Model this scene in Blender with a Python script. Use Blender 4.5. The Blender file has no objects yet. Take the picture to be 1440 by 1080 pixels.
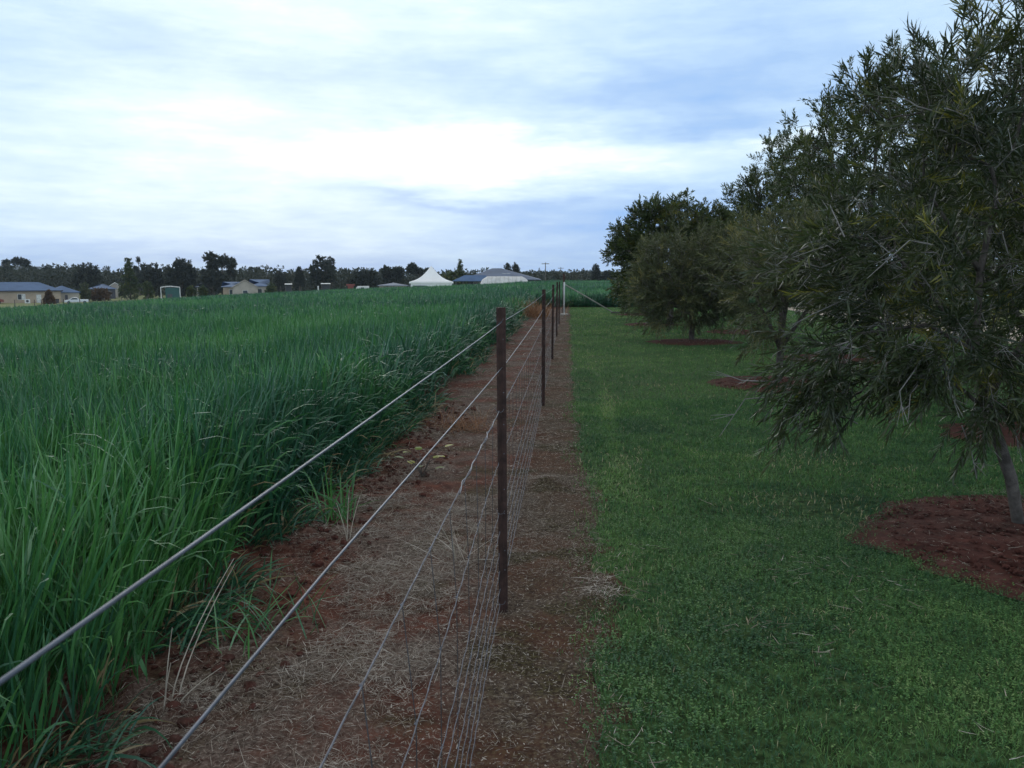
import bpy, math, random
import numpy as np
from mathutils import Vector

R = math.radians
rng = np.random.default_rng(7)
random.seed(7)
scene = bpy.context.scene

# ------------------------------------------------------------------ camera
EYE = 1.5
YAW, PITCH = math.atan(78 / 1150), math.atan(149 / 1150)
cam_d = bpy.data.cameras.new("camera")
cam = bpy.data.objects.new("camera", cam_d)
scene.collection.objects.link(cam)
cam.location = (0, 0, EYE)
cam.rotation_euler = (math.pi / 2 - PITCH, 0, YAW)
cam_d.sensor_width = 36
cam_d.lens = 28.75
cam_d.clip_start = 0.05
cam_d.clip_end = 9000
cam_d.dof.use_dof = True
cam_d.dof.focus_distance = 9.0
cam_d.dof.aperture_fstop = 20
scene.camera = cam

# ------------------------------------------------------------------ exposure
scene.view_settings.view_transform = 'Standard'
scene.view_settings.look = 'None'
scene.view_settings.exposure = 0.2
scene.view_settings.gamma = 1.0
scene.render.resolution_x, scene.render.resolution_y = 1024, 768
scene.cycles.max_bounces = 5
scene.cycles.diffuse_bounces = 3
scene.cycles.glossy_bounces = 2
scene.cycles.transmission_bounces = 3
scene.cycles.transparent_max_bounces = 4
scene.cycles.use_denoising = True
scene.cycles.denoiser = 'OPENIMAGEDENOISE'
scene.cycles.denoising_input_passes = 'RGB_ALBEDO_NORMAL'

# ------------------------------------------------------------------ sun and sky
SUN_EL, SUN_AZ = R(17), R(-20)            # behind cloud, ahead and to the left
sun_d = bpy.data.lights.new("sun", 'SUN')
sun_d.energy = 0.6
sun_d.angle = R(40)
sun_d.color = (1.0, 0.96, 0.9)
sun = bpy.data.objects.new("sun", sun_d)
scene.collection.objects.link(sun)
sd = Vector((math.sin(SUN_AZ) * math.cos(SUN_EL), math.cos(SUN_AZ) * math.cos(SUN_EL), math.sin(SUN_EL)))
sun.rotation_euler = sd.to_track_quat('Z', 'Y').to_euler()


class NT:
    """small node-tree writer"""
    def __init__(self, tree):
        self.t = tree
    def n(self, typ, **kw):
        nd = self.t.nodes.new(typ)
        for k, v in kw.items():
            setattr(nd, k, v)
        return nd
    def put(self, sock, v):
        if isinstance(v, bpy.types.NodeSocket):
            self.t.links.new(v, sock)
        elif v is not None:
            if sock.type == 'RGBA' and not hasattr(v, '__len__'):
                v = (v, v, v, 1)
            if sock.type == 'RGBA' and len(v) == 3:
                v = (*v, 1)
            sock.default_value = v
    def m(self, op, a, b=None, c=None, clamp=False):
        nd = self.n('ShaderNodeMath', operation=op, use_clamp=clamp)
        for i, v in enumerate((a, b, c)):
            if v is not None:
                self.put(nd.inputs[i], v)
        return nd.outputs[0]
    def noise(self, vec, scale, detail=4, rough=0.55, out=0):
        nd = self.n('ShaderNodeTexNoise')
        if vec is not None:
            self.put(nd.inputs['Vector'], vec)
        nd.inputs['Scale'].default_value = scale
        nd.inputs['Detail'].default_value = detail
        nd.inputs['Roughness'].default_value = rough
        return nd.outputs[out]
    def comb(self, x, y, z=0.0):
        nd = self.n('ShaderNodeCombineXYZ')
        for i, v in enumerate((x, y, z)):
            self.put(nd.inputs[i], v)
        return nd.outputs[0]
    def ramp(self, fac, stops):
        nd = self.n('ShaderNodeValToRGB')
        el = nd.color_ramp.elements
        while len(el) < len(stops):
            el.new(0.5)
        for e, (p, c) in zip(el, stops):
            e.position = p
            e.color = (*c, 1)
        self.put(nd.inputs[0], fac)
        return nd.outputs[0]
    def mix(self, fac, a, b, blend='MIX'):
        nd = self.n('ShaderNodeMix', data_type='RGBA', blend_type=blend)
        self.put(nd.inputs[0], fac)
        self.put(nd.inputs[6], a)
        self.put(nd.inputs[7], b)
        return nd.outputs[2]
    def maprange(self, v, a, b, c=0.0, d=1.0, smooth=True):
        nd = self.n('ShaderNodeMapRange', interpolation_type='SMOOTHSTEP' if smooth else 'LINEAR')
        self.put(nd.inputs[0], v)
        for i, x in enumerate((a, b, c, d)):
            nd.inputs[i + 1].default_value = x
        return nd.outputs[0]


world = bpy.data.worlds.new("World")
scene.world = world
world.use_nodes = True
w = NT(world.node_tree)
world.node_tree.nodes.clear()
tc = w.n('ShaderNodeTexCoord')
sep = w.n('ShaderNodeSeparateXYZ')
w.put(sep.inputs[0], tc.outputs['Generated'])
dx, dy, dz = sep.outputs
az = w.m('ARCTAN2', dx, dy)
el = w.m('ARCSINE', dz)
elp = w.m('MAXIMUM', el, 0.0)
# cloud layer seen in perspective: streaks lengthen towards the horizon
den = w.m('ADD', w.m('MAXIMUM', dz, 0.0), 0.10)
pl = w.comb(w.m('DIVIDE', dx, den), w.m('DIVIDE', dy, den), 0.0)
n_big = w.noise(pl, 0.9, 5, 0.55)
n_mid = w.noise(pl, 2.6, 6, 0.6)
streak = w.noise(w.comb(w.m('MULTIPLY', az, 2.6), w.m('MULTIPLY', el, 26.0), 3.0), 1.3, 6, 0.6)
warp1 = w.m('SUBTRACT', w.noise(w.comb(w.m('MULTIPLY', az, 4.0), w.m('MULTIPLY', el, 14.0), 7.0), 1.0, 5, 0.6), 0.5)
warp2 = w.m('SUBTRACT', w.noise(w.comb(w.m('MULTIPLY', az, 4.0), w.m('MULTIPLY', el, 18.0), 19.0), 1.2, 5, 0.6), 0.5)
azw = w.m('MULTIPLY_ADD', warp1, 0.35, az)
elw = w.m('MULTIPLY_ADD', warp2, 0.10, el)
def blob(a, e, sa, se, amp):
    u = w.m('DIVIDE', w.m('SUBTRACT', azw, a), sa)
    v = w.m('DIVIDE', w.m('SUBTRACT', elw, e), se)
    q = w.m('ADD', w.m('MULTIPLY', u, u), w.m('MULTIPLY', v, v))
    return w.m('MULTIPLY', w.m('EXPONENT', w.m('MULTIPLY', q, -1.0)), amp)
def px(x, y):
    return ((x - 798) / 1150.0, (391 - y) / 1150.0)
B = w.m('MULTIPLY_ADD', w.m('SUBTRACT', n_mid, 0.5), 0.30, 0.56)
B = w.m('MULTIPLY_ADD', w.m('SUBTRACT', n_big, 0.5), 0.25, B)
B = w.m('MULTIPLY_ADD', w.m('SUBTRACT', streak, 0.5), 0.34, B)
n_lump = w.noise(w.comb(w.m('MULTIPLY', az, 5.0), w.m('MULTIPLY', el, 17.0), 11.0), 2.2, 7, 0.62)
B = w.m('MULTIPLY_ADD', w.m('SUBTRACT', n_lump, 0.5), 0.42, B)
for (x, y, sx, sy, amp) in [
    (520, 228, 330, 38, 0.22), (720, 218, 230, 32, 0.28), (60, 205, 160, 20, 0.06), (330, 180, 240, 20, 0.10), (200, 275, 300, 20, 0.10),
    (820, 105, 110, 22, 0.26), (520, 50, 280, 50, 0.14), (880, 5, 70, 18, 0.20), (1080, 212, 110, 12, 0.22), (60, 20, 220, 60, 0.10),
    (250, 112, 260, 30, -0.18), (980, 160, 230, 44, -0.34), (1040, 85, 250, 44, -0.16), (900, 325, 260, 46, -0.40), (760, 100, 200, 20, -0.12),
    (640, 285, 190, 12, -0.26), (100, 345, 400, 16, -0.10), (300, 380, 700, 26, -0.28), (1000, 330, 160, 60, -0.12)]:
    a, e = px(x, y)
    B = w.m('ADD', B, blob(a, e, sx / 1150.0, sy / 1150.0, amp))
cloud = w.ramp(B, [(0.0, (0.25, 0.46, 0.84)), (0.25, (0.37, 0.56, 0.86)), (0.48, (0.52, 0.71, 0.93)),
                   (0.68, (0.67, 0.84, 0.98)), (0.88, (0.90, 0.97, 1.03)), (1.0, (1.02, 1.05, 1.07))])
gain = w.m('MULTIPLY', w.maprange(B, 0.85, 1.3, 1.0, 1.35), w.maprange(dy, -0.1, -0.5, 1.0, 1.35))  # second factor brightens the unseen sky behind to light camera-facing fronts
cloud = w.mix(1.0, cloud, w.comb(gain, gain, gain), 'MULTIPLY')
# unseen sky overhead greyed to dim and neutralise the light on the ground
over = w.mix(w.maprange(n_big, 0.3, 0.7), (0.42, 0.44, 0.45), (0.64, 0.66, 0.67))
cloud = w.mix(w.maprange(el, 0.33, 0.62), cloud, over)
sky = w.n('ShaderNodeTexSky', sky_type='NISHITA', sun_disc=False)
sky.sun_elevation = SUN_EL
sky.sun_rotation = SUN_AZ
sky.air_density = 1.0
sky.dust_density = 2.0
hund = w.mix(1.0, cloud, (10.0, 10.0, 10.0), 'MULTIPLY')
col = w.mix(0.97, sky.outputs[0], hund)
bg = w.n('ShaderNodeBackground')
w.put(bg.inputs[0], col)
bg.inputs[1].default_value = 0.10
wo = w.n('ShaderNodeOutputWorld')
w.put(wo.inputs[0], bg.outputs[0])

# ------------------------------------------------------------------ helpers
LNK = scene.collection.objects.link


def tag(o, label=None, cat=None, group=None, kind=None):
    for k, v in (('label', label), ('category', cat), ('group', group), ('kind', kind)):
        if v:
            o[k] = v
    return o


def empty(name, loc=(0, 0, 0), rz=0.0, **kw):
    o = bpy.data.objects.new(name, None)
    o.empty_display_size = 0.2
    o.location = loc
    o.rotation_euler = (0, 0, rz)
    LNK(o)
    return tag(o, **kw)


def smooth(a, b, x):
    t = np.clip((np.asarray(x, float) - a) / (b - a), 0, 1)
    return t * t * (3 - 2 * t)


_H = np.random.default_rng(99).random((256, 256))


def vnoise(x, y, s=1.0, seed=0):
    x = np.asarray(x, float) * s + seed * 17.37
    y = np.asarray(y, float) * s + seed * 9.71
    xi, yi = np.floor(x).astype(int), np.floor(y).astype(int)
    fx, fy = x - xi, y - yi
    fx, fy = fx * fx * (3 - 2 * fx), fy * fy * (3 - 2 * fy)
    g = lambda i, j: _H[i & 255, j & 255]
    return (g(xi, yi) * (1 - fx) + g(xi + 1, yi) * fx) * (1 - fy) + (g(xi, yi + 1) * (1 - fx) + g(xi + 1, yi + 1) * fx) * fy


def fbm(x, y, s=1.0, seed=0, octv=4):
    a, tot, nrm = 1.0, 0.0, 0.0
    for k in range(octv):
        tot = tot + a * vnoise(x, y, s * 2 ** k, seed + k * 3)
        nrm += a
        a *= 0.5
    return tot / nrm


def terrain(X, Y):
    X, Y = np.asarray(X, float), np.asarray(Y, float)
    l = np.maximum(-X - 2.0, 0)
    raw = 0.022 * l + 0.00036 * l * l
    raw = raw / (1 + (raw / 4.6) ** 6) ** (1 / 6)
    z = -raw + (0.20 + 0.27 * smooth(-18, 2, X)) * smooth(20, 130, Y)
    z = z - 0.022 * np.clip(Y - 132, 0, 120) * smooth(-95, -45, X)
    return z


def tz(X, Y):
    return float(terrain(X, Y))


def mesh_np(name, V, F, mats, parent=None, tint=None, mat_idx=None, smooth_sh=False):
    """V (n,3) float, F (m,k) int, all faces with k corners"""
    V = np.ascontiguousarray(V, dtype=np.float32)
    F = np.ascontiguousarray(F, dtype=np.int32)
    me = bpy.data.meshes.new(name)
    me.vertices.add(len(V))
    me.vertices.foreach_set('co', V.ravel())
    k = F.shape[1]
    me.loops.add(F.size)
    me.loops.foreach_set('vertex_index', F.ravel())
    me.polygons.add(len(F))
    me.polygons.foreach_set('loop_start', np.arange(0, F.size, k, dtype=np.int32))
    me.polygons.foreach_set('loop_total', np.full(len(F), k, dtype=np.int32))
    for m in (mats if isinstance(mats, (list, tuple)) else [mats]):
        me.materials.append(m)
    if mat_idx is not None:
        me.polygons.foreach_set('material_index', np.asarray(mat_idx, dtype=np.int32))
    me.polygons.foreach_set('use_smooth', np.full(len(F), bool(smooth_sh)))
    me.update(calc_edges=True)
    if tint is not None:
        at = me.attributes.new('tint', 'FLOAT', 'POINT')
        at.data.foreach_set('value', np.ascontiguousarray(tint, dtype=np.float32))
    o = bpy.data.objects.new(name, me)
    LNK(o)
    if parent:
        o.parent = parent
    return o


class MB:
    """collects solid shapes into one mesh object"""
    def __init__(self):
        self.v, self.f = [], []
    def add(self, vs, fs):
        b = len(self.v)
        self.v += [tuple(map(float, p)) for p in vs]
        self.f += [tuple(i + b for i in f) for f in fs]
        return self
    def box(self, x0, x1, y0, y1, z0, z1):
        vs = [(x, y, z) for z in (z0, z1) for y in (y0, y1) for x in (x0, x1)]
        return self.add(vs, [(0, 2, 3, 1), (4, 5, 7, 6), (0, 1, 5, 4), (2, 6, 7, 3), (0, 4, 6, 2), (1, 3, 7, 5)])
    def prism(self, prof, axis, a, b):
        """prof: list of 2D points; axis 'x','y' or 'z'"""
        n = len(prof)
        def p3(p, t):
            return {'x': (t, p[0], p[1]), 'y': (p[0], t, p[1]), 'z': (p[0], p[1], t)}[axis]
        vs = [p3(p, a) for p in prof] + [p3(p, b) for p in prof]
        fs = [tuple(range(n))[::-1], tuple(range(n, 2 * n))]
        fs += [(i, (i + 1) % n, n + (i + 1) % n, n + i) for i in range(n)]
        return self.add(vs, fs)
    def tube(self, pts, r, n=6, cap=True):
        pts = np.asarray(pts, float)
        r = np.full(len(pts), r) if np.isscalar(r) else np.asarray(r)
        T = np.gradient(pts, axis=0)
        T /= np.linalg.norm(T, axis=1)[:, None] + 1e-12
        ref = np.array([0, 0, 1.0]) if abs(T[0][2]) < 0.9 else np.array([1.0, 0, 0])
        vs = []
        U = np.cross(T[0], ref)
        U /= np.linalg.norm(U)
        for i in range(len(pts)):
            U = U - T[i] * np.dot(U, T[i])
            U /= np.linalg.norm(U) + 1e-12
            W = np.cross(T[i], U)
            for k in range(n):
                a = 2 * math.pi * k / n
                vs.append(pts[i] + r[i] * (math.cos(a) * U + math.sin(a) * W))
        fs = []
        for i in range(len(pts) - 1):
            for k in range(n):
                fs.append((i * n + k, i * n + (k + 1) % n, (i + 1) * n + (k + 1) % n, (i + 1) * n + k))
        if cap:
            fs.append(tuple(range(n))[::-1])
            fs.append(tuple((len(pts) - 1) * n + k for k in range(n)))
        return self.add(vs, fs)
    def lathe(self, prof, cx=0, cy=0, n=16, ph=0.0):
        vs = []
        for (r, z) in prof:
            for k in range(n):
                a = 2 * math.pi * k / n + ph
                vs.append((cx + r * math.cos(a), cy + r * math.sin(a), z))
        fs = []
        for i in range(len(prof) - 1):
            for k in range(n):
                fs.append((i * n + k, i * n + (k + 1) % n, (i + 1) * n + (k + 1) % n, (i + 1) * n + k))
        fs.append(tuple(range(n))[::-1])
        fs.append(tuple((len(prof) - 1) * n + k for k in range(n)))
        return self.add(vs, fs)
    def build(self, name, mat, parent=None, smooth_sh=False, loc=None):
        me = bpy.data.meshes.new(name)
        me.from_pydata(self.v, [], self.f)
        me.materials.append(mat)
        if smooth_sh:
            me.polygons.foreach_set('use_smooth', [True] * len(me.polygons))
        me.update()
        o = bpy.data.objects.new(name, me)
        LNK(o)
        if parent:
            o.parent = parent
        if loc:
            o.location = loc
        return o


# ------------------------------------------------------------------ materials
def new_mat(name):
    m = bpy.data.materials.new(name)
    m.use_nodes = True
    m.node_tree.nodes.clear()
    t = NT(m.node_tree)
    out = t.n('ShaderNodeOutputMaterial')
    b = t.n('ShaderNodeBsdfPrincipled')
    t.put(out.inputs[0], b.outputs[0])
    return m, t, b, out


def plain(name, c, rough=0.6, metal=0.0, var=0.25, scale=4.0, bump=0.0, spec=0.5):
    m, t, b, out = new_mat(name)
    pos = t.n('ShaderNodeNewGeometry').outputs['Position']
    nz = t.noise(pos, scale, 5, 0.6)
    lo = tuple(x * (1 - var) for x in c)
    hi = tuple(min(1, x * (1 + var)) for x in c)
    t.put(b.inputs['Base Color'], t.mix(t.maprange(nz, 0.3, 0.7), lo, hi))
    b.inputs['Roughness'].default_value = rough
    b.inputs['Metallic'].default_value = metal
    b.inputs['Specular IOR Level'].default_value = spec
    if bump:
        bn = t.n('ShaderNodeBump')
        bn.inputs['Strength'].default_value = bump
        bn.inputs['Distance'].default_value = 0.02
        t.put(bn.inputs['Height'], t.noise(pos, scale * 6, 4, 0.6))
        t.put(b.inputs['Normal'], bn.outputs[0])
    return m


def leafy(name, stops, rough=0.45, transl=0.25, spec=0.4):
    """foliage: each blade or leaf carries its own 'tint' 0..1"""
    m, t, b, out = new_mat(name)
    at = t.n('ShaderNodeAttribute', attribute_name='tint')
    c = t.ramp(at.outputs['Fac'], stops)
    t.put(b.inputs['Base Color'], c)
    b.inputs['Roughness'].default_value = rough
    b.inputs['Specular IOR Level'].default_value = spec
    tr = t.n('ShaderNodeBsdfTranslucent')
    t.put(tr.inputs[0], t.mix(1.0, c, (1.1, 1.15, 0.7), 'MULTIPLY'))
    mx = t.n('ShaderNodeMixShader')
    mx.inputs[0].default_value = transl
    t.put(mx.inputs[1], b.outputs[0])
    t.put(mx.inputs[2], tr.outputs[0])
    t.put(out.inputs[0], mx.outputs[0])
    return m


def soil_mat(name, red=1.0, moss=0.5, straw=0.5):
    m, t, b, out = new_mat(name)
    pos = t.n('ShaderNodeNewGeometry').outputs['Position']
    n1 = t.noise(pos, 1.3, 6, 0.6)
    n2 = t.noise(pos, 9.0, 6, 0.65)
    n3 = t.noise(pos, 60.0, 4, 0.7)
    c = t.ramp(n2, [(0.30, (0.046, 0.018, 0.013)), (0.5, (0.110, 0.042, 0.029)), (0.72, (0.20, 0.082, 0.056))] if moss > 0.3 else [(0.30, (0.036, 0.014, 0.011)), (0.5, (0.074, 0.027, 0.021)), (0.72, (0.125, 0.047, 0.036))])
    grey = t.ramp(n3, [(0.32, (0.036, 0.025, 0.020)), (0.5, (0.110, 0.080, 0.066)), (0.62, (0.21, 0.165, 0.14)), (0.75, (0.38, 0.32, 0.28))])
    c = t.mix(t.m('MULTIPLY', t.maprange(n1, 0.40, 0.60), straw), c, grey)
    mossn = t.noise(pos, 2.2, 5, 0.6)
    sx = t.n('ShaderNodeSeparateXYZ')
    t.put(sx.inputs[0], pos)
    right = t.maprange(sx.outputs[0], -0.55, -0.15)         # the fence side of the strip is damp and mossy
    mf = t.m('MULTIPLY', t.m('MULTIPLY_ADD', right, 0.65, t.maprange(mossn, 0.50, 0.66)), moss, clamp=True)
    mossc = t.ramp(n3, [(0.35, (0.020, 0.014, 0.009)), (0.50, (0.056, 0.040, 0.021)), (0.62, (0.088, 0.080, 0.034)), (0.74, (0.24, 0.17, 0.11))])
    c = t.mix(mf, c, mossc)
    t.put(b.inputs['Base Color'], c)
    b.inputs['Roughness'].default_value = 0.95
    b.inputs['Specular IOR Level'].default_value = 0.15
    bn = t.n('ShaderNodeBump')
    bn.inputs['Strength'].default_value = 0.8
    bn.inputs['Distance'].default_value = 0.03
    t.put(bn.inputs['Height'], t.m('ADD', t.m('MULTIPLY', n2, 0.7), t.m('MULTIPLY', n3, 0.35)))
    t.put(b.inputs['Normal'], bn.outputs[0])
    return m


M = {}
M['soil'] = soil_mat('red_soil', moss=0.8, straw=0.95)
M['ring'] = soil_mat('red_mulch', moss=0.0, straw=0.15)
M['lawn_base'] = plain('lawn_thatch', (0.050, 0.090, 0.032), 0.95, 0, 0.6, 22.0, 0.4, 0.1)
M['pasture'] = plain('dry_pasture', (0.22, 0.24, 0.11), 0.95, 0, 0.35, 0.25, 0, 0.1)
M['gravel'] = plain('pale_gravel', (0.42, 0.36, 0.30), 0.95, 0, 0.2, 3.0, 0.3, 0.1)
M['crop'] = leafy('cereal_leaf', [(0.0, (0.030, 0.104, 0.067)), (0.30, (0.041, 0.146, 0.074)), (0.60, (0.067, 0.213, 0.064)),
                                  (0.85, (0.098, 0.268, 0.077)), (0.95, (0.161, 0.317, 0.179)), (1.0, (0.345, 0.268, 0.154))], 0.36, 0.20, 0.5)
M['lawn'] = leafy('lawn_blade', [(0.0, (0.031, 0.088, 0.048)), (0.30, (0.057, 0.147, 0.059)), (0.60, (0.102, 0.221, 0.071)),
                                 (0.85, (0.163, 0.295, 0.093)), (0.95, (0.268, 0.361, 0.156)), (1.0, (0.564, 0.441, 0.326))], 0.55, 0.25, 0.25)
M['straw'] = leafy('straw', [(0.0, (0.103, 0.080, 0.064)), (0.5, (0.248, 0.203, 0.171)), (0.85, (0.413, 0.364, 0.310)), (1.0, (0.537, 0.492, 0.439))], 0.8, 0.1, 0.2)
M['rust_straw'] = leafy('rust_straw', [(0.0, (0.152, 0.072, 0.046)), (0.5, (0.285, 0.144, 0.085)), (1.0, (0.399, 0.240, 0.143))], 0.8, 0.15, 0.2)
M['weed'] = leafy('weed_leaf', [(0.0, (0.04, 0.10, 0.03)), (0.6, (0.16, 0.22, 0.03)), (1.0, (0.36, 0.34, 0.06))], 0.5, 0.3, 0.3)
M['leaf_near'] = leafy('bottlebrush_leaf', [(0.0, (0.030, 0.045, 0.023)), (0.45, (0.051, 0.070, 0.032)), (0.8, (0.083, 0.102, 0.039)),
                                            (0.93, (0.143, 0.155, 0.038)), (1.0, (0.239, 0.223, 0.048))], 0.36, 0.32, 0.5)
M['leaf_grey'] = leafy('grey_green_leaf', [(0.0, (0.056, 0.068, 0.036)), (0.5, (0.093, 0.107, 0.052)), (0.85, (0.145, 0.157, 0.069)), (1.0, (0.215, 0.194, 0.072))], 0.5, 0.22, 0.4)
M['leaf_dark'] = leafy('dark_leaf', [(0.0, (0.031, 0.051, 0.018)), (0.5, (0.058, 0.084, 0.025)), (0.85, (0.101, 0.122, 0.029)), (1.0, (0.171, 0.157, 0.035))], 0.45, 0.22, 0.45)
M['leaf_far'] = leafy('gum_leaf', [(0.0, (0.028, 0.036, 0.030)), (0.5, (0.044, 0.054, 0.042)), (1.0, (0.080, 0.080, 0.055))], 0.6, 0.15, 0.3)
M['leaf_brown'] = leafy('brown_hedge_leaf', [(0.0, (0.075, 0.050, 0.031)), (0.6, (0.135, 0.081, 0.047)), (1.0, (0.210, 0.126, 0.065))], 0.6, 0.15, 0.3)
M['bark'] = plain('grey_bark', (0.11, 0.095, 0.085), 0.9, 0, 0.4, 14.0, 0.6, 0.2)
M['twig'] = plain('bare_twig', (0.25, 0.235, 0.225), 0.85, 0, 0.25, 10.0, 0, 0.2)
M['bark_far'] = plain('gum_bark', (0.16, 0.13, 0.11), 0.9, 0, 0.3, 1.0, 0, 0.2)
M['picket'] = plain('rusted_dark_steel', (0.052, 0.027, 0.022), 0.65, 0.2, 0.45, 18.0, 0.25, 0.4)
M['zinc'] = plain('galvanised_wire', (0.095, 0.11, 0.145), 0.38, 0.3, 0.25, 30.0, 0, 0.5)
M['zinc_stay'] = plain('dark_stay_wire', (0.05, 0.05, 0.055), 0.6, 0.2, 0.3, 40.0)
M['zinc_dull'] = plain('weathered_wire', (0.15, 0.155, 0.18), 0.6, 0.3, 0.35, 40.0, 0, 0.4)
M['white_paint'] = plain('white_paint', (0.72, 0.72, 0.72), 0.5, 0, 0.06, 3.0)
M['concrete'] = plain('concrete', (0.42, 0.40, 0.37), 0.9, 0, 0.2, 8.0, 0.3)
M['cream_brick'] = plain('cream_brick', (0.42, 0.33, 0.25), 0.85, 0, 0.12, 0.8)
M['pale_wall'] = plain('pale_render', (0.40, 0.355, 0.31), 0.85, 0, 0.1, 0.8)
M['blue_roof'] = plain('blue_metal_roof', (0.085, 0.145, 0.26), 0.6, 0.0, 0.12, 0.5, 0, 0.25)
M['grey_roof'] = plain('blue_grey_roof', (0.13, 0.16, 0.225), 0.6, 0.0, 0.15, 0.5, 0, 0.25)
M['trim_dark'] = plain('dark_trim', (0.06, 0.06, 0.075), 0.6)
M['glass'] = plain('window_glass', (0.05, 0.06, 0.075), 0.12, 0, 0.2, 1.0, 0, 0.6)
M['blind'] = plain('pale_blind', (0.6, 0.6, 0.58), 0.7)
M['green_shed'] = plain('green_sheet_steel', (0.022, 0.085, 0.080), 0.5, 0.1, 0.1, 0.8)
M['tent'] = plain('white_canvas', (0.90, 0.90, 0.90), 0.7, 0, 0.04, 0.6)
M['poly'] = plain('white_plastic_cover', (0.62, 0.61, 0.60), 0.55, 0, 0.15, 0.9)
M['red_paint'] = plain('red_sheet_steel', (0.22, 0.055, 0.045), 0.6, 0, 0.2, 1.0)
M['car_white'] = plain('white_car_paint', (0.66, 0.69, 0.74), 0.28, 0.1, 0.04, 1.0)
M['rubber'] = plain('black_rubber', (0.02, 0.02, 0.02), 0.8)
M['timber'] = plain('weathered_timber', (0.12, 0.105, 0.09), 0.9, 0, 0.3, 3.0)
M['hill'] = plain('hill_scrub', (0.060, 0.075, 0.085), 0.95, 0, 0.4, 0.02, 0, 0.1)

# ------------------------------------------------------------------ ground sheets
def edge_crop(Y):      # where the crop starts, left of the fence
    return -1.66 + 0.32 * (fbm(Y, np.zeros_like(np.asarray(Y, float)), 0.9, 3, 3) - 0.5) + 0.16 * (vnoise(Y, np.zeros_like(np.asarray(Y, float)), 4.0, 8) - 0.5)


def far_edge(X):       # where the crop ends, away from the camera
    return np.where(np.asarray(X) < -57.5, 0.0, 130.0)


def edge_lawn(Y):      # where the lawn starts, right of the fence
    Y = np.asarray(Y, float)
    e = 0.10 + 0.26 * (fbm(Y, 0 * Y, 0.9, 5, 5) - 0.5)
    e = e + 0.09 * np.exp(-((Y - 3.75) / 0.22) ** 2) + 0.05 * (vnoise(Y, 0 * Y, 6.0, 9) - 0.5)     # worn pale patch
    return e - 0.12 * smooth(5.5, 7.5, Y) * (1 - smooth(28, 33, Y)) * 0.3 + 0.03


RINGS = [(2.95, 4.55, 1.22, 1.16), (2.95, 11.55, 0.95, 0.9), (2.92, 19.2, 1.08, 1.0), (2.65, 26.2, 0.9, 0.9), (2.75, 33.0, 0.85, 0.9),
         (4.35, 7.9, 0.75, 0.75), (4.9, 15.3, 1.0, 1.0), (4.75, 22.8, 1.0, 1.0)]


def ring_r(cx, cy, rx, ry, X, Y):
    a = np.arctan2(np.asarray(Y) - cy, np.asarray(X) - cx)
    return np.hypot((X - cx) / rx, (Y - cy) / ry) / (1 + 0.34 * (fbm(np.cos(a) * 2 + cx, np.sin(a) * 2 + cy, 1.3, 4, 3) - 0.5))


def in_ring(X, Y, grow=1.0):
    m = np.zeros(np.shape(X), bool)
    for r in RINGS:
        m |= ring_r(*r, X, Y) < grow
    return m


def grid(xs, ys, zf):
    X, Y = np.meshgrid(xs, ys)
    Z = zf(X, Y)
    V = np.stack([X, Y, Z], -1).reshape(-1, 3)
    nx, ny = len(xs), len(ys)
    i = np.arange((ny - 1) * (nx - 1))
    a = (i // (nx - 1)) * nx + i % (nx - 1)
    return V, np.stack([a, a + 1, a + nx + 1, a + nx], 1)


def strip(f0, f1, ys, nu, zf):
    u = np.linspace(0, 1, nu)
    Y = np.repeat(ys[:, None], nu, 1)
    X = f0(ys)[:, None] * (1 - u) + f1(ys)[:, None] * u
    V = np.stack([X, Y, zf(X, Y)], -1).reshape(-1, 3)
    i = np.arange((len(ys) - 1) * (nu - 1))
    a = (i // (nu - 1)) * nu + i % (nu - 1)
    return V, np.stack([a, a + 1, a + nu + 1, a + nu], 1)


xs = np.concatenate([-np.geomspace(2200, 3, 70), np.linspace(-2.5, 3, 12), np.geomspace(3.6, 2200, 70)])
ys = np.concatenate([[-300, -100, -40, -15, -6], np.linspace(-3, 12, 31), np.geomspace(12.6, 1900, 110)])
V, F = grid(xs, ys, lambda X, Y: terrain(X, Y) - 0.012)
tag(mesh_np('ground', V, F, M['soil'], smooth_sh=True), kind='structure')

def soil_z(X, Y):
    z = terrain(X, Y)
    near = 1 - smooth(10, 16, Y)
    d = 0.024 * (fbm(X, Y, 7, 2, 4) - 0.5) + 0.030 * (fbm(X, Y, 2.2, 12, 3) - 0.5)
    cl = np.clip(fbm(X, Y, 12, 21, 3) - 0.55, 0, 1) * 0.16 * smooth(-1.0, -1.6, X)
    m1 = 0.055 * np.exp(-(((X + 0.13) / 0.14) ** 2 + ((Y - 5.75) / 0.16) ** 2))      # red mound by the fence
    m2 = 0.08 * np.exp(-(((X + 1.42) / 0.15) ** 2 + ((Y - 7.3) / 0.25) ** 2)) + 0.05 * np.exp(-(((X + 1.42) / 0.2) ** 2 + ((Y - 4.4) / 0.3) ** 2))
    return z + 0.012 + near * (d + cl) + m1 + m2
ys = np.concatenate([np.arange(-1.0, 9, 0.03), np.arange(9, 20, 0.1), np.arange(20, 41.2, 0.4)])
V, F = strip(lambda y: np.full_like(y, -2.6), lambda y: edge_lawn(y) + 0.10, ys, 110, soil_z)
tag(mesh_np('soil_strip', V, F, M['soil'], smooth_sh=True), kind='structure')

lawn_z = lambda X, Y: terrain(X, Y) + 0.020 + 0.02 * (fbm(X, Y, 0.8, 31, 3) - 0.5)
ys = np.concatenate([np.arange(-1, 12, 0.06), np.arange(12, 40.6, 0.25)])
V, F = strip(edge_lawn, lambda y: np.full_like(y, 10.0), ys, 90, lawn_z)
tag(mesh_np('lawn', V, F, M['lawn_base'], smooth_sh=True), kind='structure')

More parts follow.
